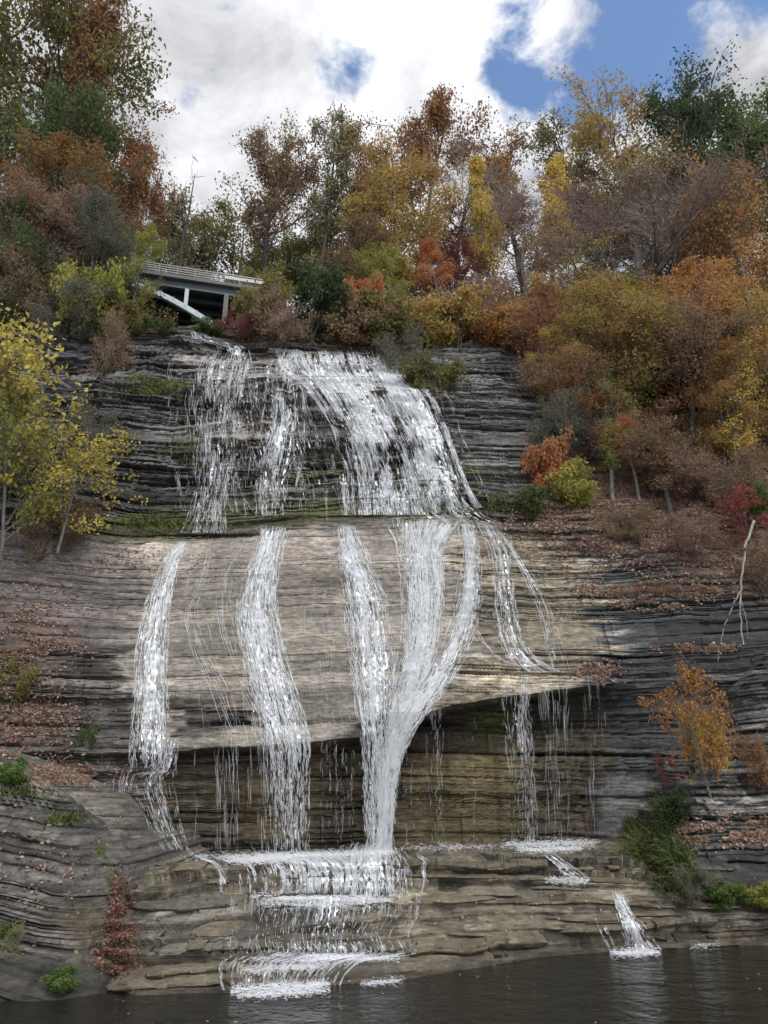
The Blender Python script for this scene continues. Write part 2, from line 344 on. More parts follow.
W = [(-300,985),(0,982),(90,984),(135,996),(230,993),(330,986),(400,980),(450,972),(530,958),(620,950),(768,944),(1000,940)]
n1 = waterline(W)
n0 = n1 + np.array([0, -.9, -1.0]); n2 = n1 + np.array([0, .15, .32]); n3 = n1 + np.array([0, 1.2, .38])
MAIN = [n0, n1, n2, n3,
 curve([(-300,950,31),(100,950,32),(230,945,32.6),(300,950,33.6),(400,945,35),(500,938,37.3),(600,925,38.5),(700,925,39),(1000,925,39)]),
 curve([(-300,880,36),(0,890,35),(100,886,35.2),(150,884,36.8),(230,888,39.2),(300,893,40.3),(400,880,42),(500,874,43),(600,872,43),(700,880,41.5),(1000,880,41)]),
 curve([(-300,860,37),(0,860,38),(110,868,36.8),(160,868,38.6),(230,868,40.2),(300,868,41),(400,864,42.4),(500,854,43.6),(600,848,43.6),(700,848,43),(1000,848,43)]),
 curve([(-300,800,42),(0,800,43),(130,850,47),(180,852,48.6),(230,851,49.4),(400,845,49.4),(500,841,49.4),(590,838,48.8),(615,838,47.5),(680,838,46),(1000,835,45)]),
 curve([(-300,760,43),(0,760,44),(100,762,46.5),(160,760,48.5),(230,757,49.6),(310,750,49.9),(360,745,49.9),(400,732,49.9),(450,715,49.9),(500,707,49.9),(560,700,49.6),(592,694,48.9),(640,690,47.6),(768,690,46),(1000,690,45)]),
 curve([(-300,752,42.8),(0,752,43.7),(100,753,46),(160,752,46.9),(310,742,46.9),(360,736,46.9),(400,722,46.9),(450,705,47),(500,697,47),(560,690,47),(600,685,47.2),(640,680,47.5),(768,680,45.9),(1000,680,44.9)]),
 curve([(-300,640,44),(0,640,45),(100,640,48),(160,640,48.8),(400,630,48.8),(500,620,49),(560,640,48.6),(600,630,48.4),(680,640,47.6),(768,650,46.5),(1000,650,46)]),
 curve([(-300,540,46),(0,540,48),(60,545,50),(130,545,51.5),(200,540,52),(260,528,52),(400,520,52),(460,517,52),(520,532,52),(600,540,51),(700,575,49),(768,600,48),(1000,620,47)]),
 curve([(-300,520,47),(0,525,50),(60,515,52),(130,512,54),(200,505,54.5),(260,500,54.5),(400,495,54.5),(460,498,54),(520,490,55),(600,505,53.5),(700,520,52.5),(768,540,51),(1000,550,50)]),
 curve([(-300,430,52),(0,430,54),(100,440,55.5),(180,440,56.5),(260,440,55.8),(400,440,56),(450,440,57.5),(500,430,58.5),(600,465,57),(700,480,56),(768,490,55),(1000,490,54)]),
 curve([(-300,370,55),(0,375,57),(100,380,58),(180,375,59),(260,374,58.3),(370,376,58.6),(430,385,60),(500,380,61),(600,420,62),(768,430,61),(1000,430,60)]),
 curve([(-300,345,58),(0,350,59),(100,350,60),(180,345,61),(235,354,60.6),(290,367,60.8),(380,373,60.8),(430,365,61),(500,360,62),(600,390,66),(768,400,66),(1000,400,65)]),
 curve([(-300,310,62),(0,325,61.5),(100,335,62),(190,334,63),(235,344,61.2),(290,349,61.2),(380,358,61.4),(430,345,63),(520,345,64),(600,360,70),(768,370,70),(1000,370,70)]),
 curve([(-300,250,72),(0,260,72),(100,292,72),(150,326,72),(235,326,72),(300,320,72),(430,310,72),(600,310,80),(1000,310,80)]),
 np.array([(-120,95,88),(-60,95,80),(-38,95,73),(-25,95,66),(-15,95,66),(-5,95,70),(25,98,80),(60,98,82),(120,98,86)], float),
 np.array([(-900,600,90),(-60,600,85),(25,600,85),(900,600,90)], float)]
gX, gY, gZ = loft('cliff', MAIN, -.66, .66, 1060, 5, dip=-.01, terr=True,
     label='layered grey shale cliff, stepped shelf and wooded slope that the waterfall runs down', cat='cliff')

# front left block and the slab behind it
zl = [([(-300,640),(135,800),(128,860),(110,960),(60,1010),(-300,1010)], 5, (.17,.16,.145), .55, .95, .1),
      ([(-300,960),(140,955),(140,1100),(-300,1100)], 12, (.06,.055,.045), .4, .6, .8),
      ([(60,905),(112,900),(112,960),(80,960)], 14, (.12,.10,.07), .2, .4, .3)]
bw = waterline([(-300,1015),(0,1003),(60,1000),(108,992)])
BLOCK = [bw + np.array([0, -.6, -1.]), bw, curve([(-300,970,29),(0,965,30),(60,965,30.6),(104,965,31.6)]),
  curve([(-300,880,30.2),(0,880,31.2),(60,880,32.2),(110,885,34.4)]),
  curve([(-300,800,31.8),(0,810,32.8),(60,835,33.2),(124,862,36.2)]),
  curve([(-300,700,33),(0,768,33.8),(60,795,34.2),(127,846,37.2)]),
  curve([(-300,690,36.5),(0,762,36.5),(60,790,37),(129,842,39.5)]),
  curve([(-300,690,41.5),(0,762,41.5),(60,790,42),(129,842,43)])]
BLOCK = [cap(n, 'R', 1.6, .3) for n in BLOCK]
loft('rock_outcrop', BLOCK, -.80, -.22, 520, 41, dip=.24, zones=zl, base=(.19,.175,.155), wing=False, ampk=1.3, scales=((1.3, .5, 10.), (.42, .7, 5.), (.17, .6, 3.)),
     dark=1.0, label='smooth grey block of fine layered shale rising from the pool at the left shore', cat='rock')
zs = [([(-300,600),(190,790),(190,860),(-300,860)], 6, (.19,.175,.145), .55, .8, .15)]
SLAB = [curve([(-300,900,38.6),(0,880,38.6),(100,885,38.8),(150,888,40)]),
  curve([(-300,730,40),(0,784,40),(40,798,40),(80,824,40.2),(120,856,40.6),(160,872,41.4)]),
  curve([(-300,724,38.6),(0,777,38.6),(40,791,38.7),(80,817,38.9),(120,849,39.2),(160,866,40)]),
  curve([(-300,700,41),(0,752,40.5),(60,772,41),(130,800,42),(158,832,43),(172,850,44)]),
  curve([(-300,690,45),(0,745,44.5),(60,765,45),(130,795,46),(158,830,46),(172,848,47)])]
SLAB = [cap(n, 'R', 1.8, .3) for n in SLAB]
loft('rock_outcrop', SLAB, -.80, -.20, 480, 47, dip=.10, zones=zs, base=(.19,.175,.14), wing=False, ampk=1.0, scales=((1.3, .5, 10.), (.42, .55, 5.), (.15, .45, 3.)),
     label='tilted tan shale slab with leafy crack, wedged between left block and the undercut wall', cat='rock')
# right outcrop
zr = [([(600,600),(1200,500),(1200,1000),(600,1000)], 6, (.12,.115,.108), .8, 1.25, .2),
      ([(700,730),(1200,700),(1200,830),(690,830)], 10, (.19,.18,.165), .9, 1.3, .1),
      ([(600,880),(1200,870),(1200,920),(600,920)], 10, (.10,.085,.06), .6, .8, .5),
      ([(600,925),(1200,920),(1200,1200),(600,1200)], 4, (.085,.07,.05), .6, .8, .9)]
rw = waterline([(640,950),(768,944),(1100,940)])
RIGHT = [rw + np.array([0, -.5, -1.]), rw, curve([(680,915,38.8),(768,908,38.8),(1100,900,38.5)]),
  curve([(682,880,40.3),(768,868,40),(1100,860,39.5)]),
  curve([(674,845,41.6),(768,835,41),(1100,830,40)]),
  curve([(676,812,42.6),(768,800,42),(1100,790,41)]),
  curve([(692,790,43.4),(768,765,43),(1100,750,42)]),
  curve([(716,742,44.4),(768,715,44),(1100,690,43)]),
  curve([(738,690,45.2),(768,655,45),(1100,600,44)]),
  curve([(750,660,47.5),(768,640,47.3),(1100,590,46)]),
  curve([(750,655,53),(768,635,53),(1100,580,52)])]
RIGHT = [cap(n, 'L', 2.2, .5) for n in RIGHT]
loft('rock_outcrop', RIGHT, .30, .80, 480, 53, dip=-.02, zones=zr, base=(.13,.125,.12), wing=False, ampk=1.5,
     label='dark stepped outcrop of stacked shale layers on the right shore below the dead branch', cat='rock')

# ------------------------------------------------------------------ what is seen where (for placing things on the rock)
DM = np.full((1400, 1100), 1e4)     # v+150, u+150
for u, v, Y in SURF:
    iu = np.round(u + 150).astype(int); iv = np.round(v + 150).astype(int)
    ok = (iu >= 0) & (iu < 1100) & (iv >= 0) & (iv < 1400)
    np.minimum.at(DM, (iv[ok], iu[ok]), Y[ok])
for _ in range(3):
    q = DM.copy()
    for dv, du in ((0,1),(0,-1),(1,0),(-1,0)): q = np.minimum(q, np.roll(DM, (dv, du), (0, 1)))
    DM = np.where(DM > 9e3, q, DM)
def depth(u, v):
    iu = np.clip(np.round(np.asarray(u) + 150).astype(int), 0, 1099); iv = np.clip(np.round(np.asarray(v) + 150).astype(int), 0, 1399)
    Y = DM[iv, iu]; return np.where(Y > 9e3, 60., Y)
# broken, flat lying shale beds that stand out of the shelf with sharp undercut edges
def ledges():
    r = RS(4242); Vs, Fs, Cs = [], [], []; n0 = 0
    L_ = [([(402,868),(450,869),(505,872),(560,868),(612,862)], .50, (.13,.11,.08)), ([(470,882),(560,880),(640,884)], .16, (.15,.13,.09)),
          ([(404,957),(440,953),(470,956),(500,948),(548,944)], .42, (.17,.145,.10)), ([(560,934),(640,930),(720,922)], .30, (.14,.12,.085)),
          ([(126,884),(170,880),(236,876)], .22, (.13,.12,.09)), ([(130,896),(190,899),(246,893)], .24, (.15,.135,.105)), ([(128,908),(180,911),(238,905)], .18, (.12,.11,.085)),
          ([(116,962),(170,957),(232,950),(262,951)], .30, (.17,.155,.12)), ([(112,978),(170,975),(240,968)], .20, (.16,.14,.10)), ([(100,990),(160,988),(226,984)], .16, (.14,.12,.085)),
          ([(244,892),(300,893),(396,893)], .30, (.09,.08,.06)), ([(244,948),(320,951),(402,951)], .24, (.10,.09,.065)),
          ([(408,900),(450,903),(500,899)], .10, (.17,.145,.10)), ([(520,905),(590,903),(660,908)], .16, (.15,.125,.085)), ([(560,918),(600,917),(690,915)], .14, (.15,.125,.085))]
    for q in range(26):
        u0 = r.uniform(400, 680); v0 = r.uniform(860, 940); ln = r.uniform(30, 120)
        if q % 3 == 0: u0 = r.uniform(122, 200); v0 = r.uniform(868, 975); ln = r.uniform(25, 70)
        L_.append(([(u0, v0), (u0 + ln * .5, v0 + r.uniform(-2, 2)), (u0 + ln, v0 + r.uniform(-3, 3))], r.uniform(.05, .14), tuple(np.array([.155, .132, .095]) * r.uniform(.7, 1.25))))
    for j, (pts, t, colr) in enumerate(L_):
        P = np.array(pts, float); n = int((P[-1, 0] - P[0, 0]) / 1.6) + 4; u = np.linspace(P[0, 0], P[-1, 0], n)
        v = np.interp(u, P[:, 0], P[:, 1]); Y = depth(u, v); Y = np.convolve(np.pad(Y, 4, mode='edge'), np.ones(9) / 9, 'valid')
        X, Y, Z = at(u, v, Y); e = np.minimum(np.arange(n), np.arange(n)[::-1]) / 7.; e = np.clip(e, 0, 1) ** .5
        blk = _h(np.floor(X / .9 + j), np.zeros(n), 71) * .42 + _h(np.floor(X / .28 + j * 3), np.zeros(n), 72) * .12 + fbm(X / 1.5, X * 0 + j, 73, 3) * .5
        yf = Y - blk * (.3 + t * 1.2) + (1 - e) * .7; tt = t * e * (.75 + .4 * _h(np.floor(X / 1.1 + j), np.ones(n), 74))
        zb = Z - .02; und = .10 + t * .7 * vn(X / .8, X * 0 + j, 75)
        rows = [(yf + und + .3, zb - .12), (yf + und, zb), (yf + .02, zb + tt * .45), (yf, zb + tt * .55), (yf + .015, zb + tt), (yf + .35, zb + tt + .03), (yf + 1.0, zb + tt * .8 + .10), (yf + 2.0, zb + tt * .3 + .22), (yf + 3.0, zb - .1 + .3)]
        V = np.stack([np.stack([X, a, b], 1) for a, b in rows], 0); m = len(rows); idx = np.arange(m * n).reshape(m, n) + n0
        F = np.stack([idx[:-1, :-1], idx[:-1, 1:], idx[1:, 1:], idx[1:, :-1]], -1).reshape(-1, 4)
        nz = .65 + .7 * fbm(X / .6, X * 0 + j * 2.2, 76, 3)
        Vs.append(V.reshape(-1, 3)); Fs.append(F); Cs.append((np.array(colr)[None, None, :] * nz[None, :, None] * np.ones((m, 1, 1))).reshape(-1, 3)); n0 += m * n
    V = np.concatenate(Vs); me = mesh_from('rock_ledge', V, np.concatenate(Fs)); cattr(me, 'col', np.concatenate(Cs)); fattr(me, 'wet', np.full(len(V), .6))
    tag(link('rock_ledge', me, M_ROCK), 'broken flat shale beds standing out of the shelf above the pool', 'rock', kind='structure')
    u, v, d = proj(V[:, 0], V[:, 1], V[:, 2]); iu = np.round(u + 150).astype(int); iv = np.round(v + 150).astype(int)
    for du in (0, 1):
        for dv in (-1, 0, 1): np.minimum.at(DM, (np.clip(iv + dv, 0, 1399), np.clip(iu + du, 0, 1099)), V[:, 1])
ledges()
def ground_z(X, Y):
    """height of the hillside at X, Y (beyond the rim)"""
    j = np.argmin(np.abs(gX[-60] / gX[-60, -1] - X / gX[-60, -1]))
    # nearest column for each row differs slightly; search rows whose X is closest
    cols = np.argmin(np.abs(gX - X), axis=1); r = np.arange(len(cols)); yy = gY[r, cols]; zz = gZ[r, cols]
    k = np.where(yy >= Y)[0]
    return float(zz[k[0]]) if len(k) else float(zz[-1])

# ------------------------------------------------------------------ water
def water_material():
    m, nt, out = newmat('water'); L = nt.links.new
    bs = N(nt, 'ShaderNodeBsdfPrincipled', i_Roughness=.06, i_IOR=1.33); bs.inputs['Base Color'].default_value = (.012, .012, .009, 1); L(bs.outputs[0], out.inputs[0])
    g = N(nt, 'ShaderNodeNewGeometry')
    mp = N(nt, 'ShaderNodeMapping'); mp.inputs['Scale'].default_value = (.8, 1.1, 1); mp.inputs['Rotation'].default_value = (0, 0, radians(12)); L(g.outputs['Position'], mp.inputs[0])
    n = N(nt, 'ShaderNodeTexNoise', i_Scale=1.6, i_Detail=5.0, i_Roughness=.6, i_Distortion=.6); L(mp.outputs[0], n.inputs['Vector'])
    mp2 = N(nt, 'ShaderNodeMapping'); mp2.inputs['Scale'].default_value = (.22, .35, 1); L(g.outputs['Position'], mp2.inputs[0])
    n2 = N(nt, 'ShaderNodeTexNoise', i_Scale=1.0, i_Detail=3.0); L(mp2.outputs[0], n2.inputs['Vector'])
    ad = N(nt, 'ShaderNodeMath', operation='MULTIPLY_ADD'); L(n2.outputs[0], ad.inputs[0]); ad.inputs[1].default_value = 1.5; L(n.outputs[0], ad.inputs[2])
    bp = N(nt, 'ShaderNodeBump', i_Strength=.8, i_Distance=.16); L(ad.outputs[0], bp.inputs['Height']); L(bp.outputs[0], bs.inputs['Normal'])
    return m
me = mesh_from('water', np.array([(-400,-60,0),(400,-60,0),(400,46,0),(-400,46,0)], float), np.array([[0,1,2,3]]))
tag(link('water', me, water_material()), 'dark rippled green brown pool at the foot of the falls', 'water', kind='structure')

def fall_material():
    m, nt, out = newmat('falling_water'); L = nt.links.new
    bs = N(nt, 'ShaderNodeBsdfPrincipled', i_Roughness=.35); bs.inputs['Base Color'].default_value = (.92, .94, .96, 1)
    tl = N(nt, 'ShaderNodeBsdfTranslucent'); tl.inputs[0].default_value = (.85, .88, .92, 1)
    mx = N(nt, 'ShaderNodeMixShader'); mx.inputs[0].default_value = .25; L(bs.outputs[0], mx.inputs[1]); L(tl.outputs[0], mx.inputs[2]); L(mx.outputs[0], out.inputs[0])
    return m
def film_material():
    m, nt, out = newmat('water_film'); L = nt.links.new
    bs = N(nt, 'ShaderNodeBsdfPrincipled', i_Roughness=.3); bs.inputs['Base Color'].default_value = (.88, .91, .94, 1)
    tr = N(nt, 'ShaderNodeBsdfTransparent'); mx = N(nt, 'ShaderNodeMixShader')
    a = N(nt, 'ShaderNodeAttribute', attribute_name='dens'); s = N(nt, 'ShaderNodeAttribute', attribute_name='flow')
    def fn(sc, det, loc=0.):
        mp = N(nt, 'ShaderNodeMapping'); mp.inputs['Scale'].default_value = sc; mp.inputs['Location'].default_value = (loc, loc, 0); L(s.outputs['Vector'], mp.inputs[0])
        n = N(nt, 'ShaderNodeTexNoise', i_Scale=1.0, i_Detail=det, i_Roughness=.6); L(mp.outputs[0], n.inputs['Vector']); return n
    n1 = fn((.42, .20, 1), 2.); n2 = fn((.30, .018, 1), 2., 31.)      # beads, long threads (units: picture-size steps across and along the flow)
    sm = N(nt, 'ShaderNodeMath', operation='MULTIPLY_ADD'); L(n2.outputs[0], sm.inputs[0]); sm.inputs[1].default_value = 1.0; L(n1.outputs[0], sm.inputs[2])
    th = N(nt, 'ShaderNodeMath', operation='MULTIPLY_ADD'); L(a.outputs['Fac'], th.inputs[0]); th.inputs[1].default_value = .5; L(sm.outputs[0], th.inputs[2])
    r = N(nt, 'ShaderNodeMapRange', interpolation_type='SMOOTHSTEP'); r.inputs[1].default_value = 1.20; r.inputs[2].default_value = 1.42; r.inputs[4].default_value = .9; L(th.outputs[0], r.inputs[0])
    cut = N(nt, 'ShaderNodeMapRange'); cut.inputs[1].default_value = 0.; cut.inputs[2].default_value = .12; L(a.outputs['Fac'], cut.inputs[0])
    mu = N(nt, 'ShaderNodeMath', operation='MULTIPLY'); L(r.outputs[0], mu.inputs[0]); L(cut.outputs[0], mu.inputs[1])
    L(mu.outputs[0], mx.inputs[0]); L(tr.outputs[0], mx.inputs[1]); L(bs.outputs[0], mx.inputs[2]); L(mx.outputs[0], out.inputs[0])
    return m
M_FALL = fall_material(); M_FILM = film_material()

def follow(u, v):
    """u, v (m,n) paths going down: a 3D path that runs on the rock and falls free below overhangs"""
    Y = depth(u, v)
    m_, n_ = Y.shape; Yo = Y.copy()
    for k in range(1, n_):
        Yo[:, k] = np.minimum(Y[:, k], Yo[:, k - 1] + .012 * np.abs(v[:, k] - v[:, k - 1]) * 0 + .02)
    return Y, Yo
def stream(path, dens, seed, strands=30, dash=(4, 16), thick=(.35, 1.0), free=True, film=.5, edge=1.0, breakup=.5, name='waterfall', label='', spread=1.0):
    """path: (u, v, width, density)"""
    r = RS(seed); P = np.array(path, float)
    seg = np.hypot(np.diff(P[:, 0]), np.diff(P[:, 1])); s = np.concatenate([[0], np.cumsum(seg)]); LT = s[-1]
    # full strand paths: normalised offset q in -1..1
    nt_ = max(8, int(LT / 2.5)); tt = np.linspace(0, LT, nt_)
    cu = np.interp(tt, s, P[:, 0]); cv = np.interp(tt, s, P[:, 1]); cw = np.interp(tt, s, P[:, 2]); cd = np.interp(tt, s, P[:, 3])
    cw = np.where((cv > 535) & (cv < 850), cw * .88, cw)
    kw = 7; sm_ = lambda A: np.convolve(np.pad(A, kw // 2, mode='reflect', reflect_type='odd'), np.ones(kw) / kw, 'valid'); cu = sm_(sm_(cu)); cw = np.maximum(sm_(cw), .5)
    q = np.clip(r.normal(0, .62, strands), -1.25, 1.25) * edge
    wob = (fbm(tt[None, :] / 26. + q[:, None] * 9, q[:, None] * 50 + 0 * tt[None, :], seed, 3) - .5)
    U = cu + q[:, None] * cw * .5 + wob * (2 + cw * .05); V = np.tile(cv, (strands, 1)) + wob * 2
    Y, Yo = follow(U, V)
    Yf = Yo if free else Y
    # dashes
    nd = int(dens * LT * strands / 85.)
    si = r.randint(0, strands, nd); t0 = r.uniform(0, LT, nd)
    keep = r.rand(nd) < np.interp(t0, tt, cd)
    # clumping along strand
    cl = vn(t0 / 9. + si * 13.1, si * 1.0 + .5, seed + 9); keep &= (cl > breakup * .55)
    pu = np.interp(t0, tt, cu) + q[si] * np.interp(t0, tt, cw) * .5; pv = np.interp(t0, tt, cv); up = (pv < 522) * 1.
    keep &= r.rand(nd) < (1 - up) * (.45 + .55 * sstep(.35, .6, fbm(pu / 7., pv / 22., 611, 3))) + up * sstep(.27, .53, fbm(pu / 9., pv / 13., 612, 4))
    si = si[keep]; t0 = t0[keep]; nd = len(si)
    if nd == 0: return None
    Ld = r.uniform(dash[0], dash[1], nd) * (.6 + .8 * r.rand(nd)); k = 4
    T = np.clip(t0[:, None] + Ld[:, None] * np.linspace(0, 1, k), 0, LT)
    fi = T / LT * (nt_ - 1); i0 = np.clip(np.floor(fi).astype(int), 0, nt_ - 2); f = fi - i0
    def samp(A): return A[si[:, None], i0] * (1 - f) + A[si[:, None], i0 + 1] * f
    jit = r.normal(0, .85 * spread, nd)[:, None] + r.normal(0, .28, (nd, k))
    u = samp(U) + jit; v = samp(V); y = samp(Yf) - r.uniform(.03, .16, nd)[:, None]
    X, Y3, Z = at(u, v, y); X3 = np.stack([X, Y3, Z], -1)
    pxw = y / FPX * 1.05
    th = r.uniform(thick[0], thick[1], nd)[:, None] * np.array([.35, 1., 1., .3]) * .5 * pxw
    Vt, Ft = tubes(X3, th, 3)
    # droplets and film
    me = mesh_from(name, Vt, Ft, True)
    me.materials.append(M_FALL)
    root = link(name, me)
    tag(root, label, 'waterfall', kind='structure')
    if film > 0:
        nq = 15; qq = np.linspace(-1.1, 1.1, nq)
        U = cu[None, :] + qq[:, None] * cw * .5; V = np.tile(cv, (nq, 1)); Yd, Yo = follow(U, V); yy = (Yo if free else Yd) - .05
        X, Y3, Z = at(U, V, yy)
        idx = np.arange(nq * nt_).reshape(nq, nt_)
        F = np.stack([idx[:-1, :-1], idx[:-1, 1:], idx[1:, 1:], idx[1:, :-1]], -1).reshape(-1, 4)
        jump = np.abs(yy.ravel()[F].max(1) - yy.ravel()[F].min(1)) < 2.5; F = F[jump]
        me2 = mesh_from('film', np.stack([X, Y3, Z], -1).reshape(-1, 3), F, True)
        dd = film * cd[None, :] * (1 - np.abs(qq[:, None] / 1.1) ** 1.7) * sstep(0, 6, tt)[None, :] * sstep(0, 10, LT - tt)[None, :]
        up = (V < 522) * 1.; dd = dd * ((1 - up) * (.6 + .5 * sstep(.35, .6, fbm(U / 7., V / 22., 611, 3))) + up * 1.4 * sstep(.26, .55, fbm(U / 9., V / 13., 612, 4)))
        fattr(me2, 'dens', dd)
        a = me2.attributes.new('flow', 'FLOAT_VECTOR', 'POINT')
        fl = np.stack([(qq[:, None] * np.sqrt(cw * cw.mean()) * .5) + seed * 3.3, np.tile(tt, (nq, 1)), 0 * U], -1); a.data.foreach_set('vector', fl.astype(np.float32).ravel())
        me2.materials.append(M_FILM); link('film', me2, None, root)
    return root
B = 852
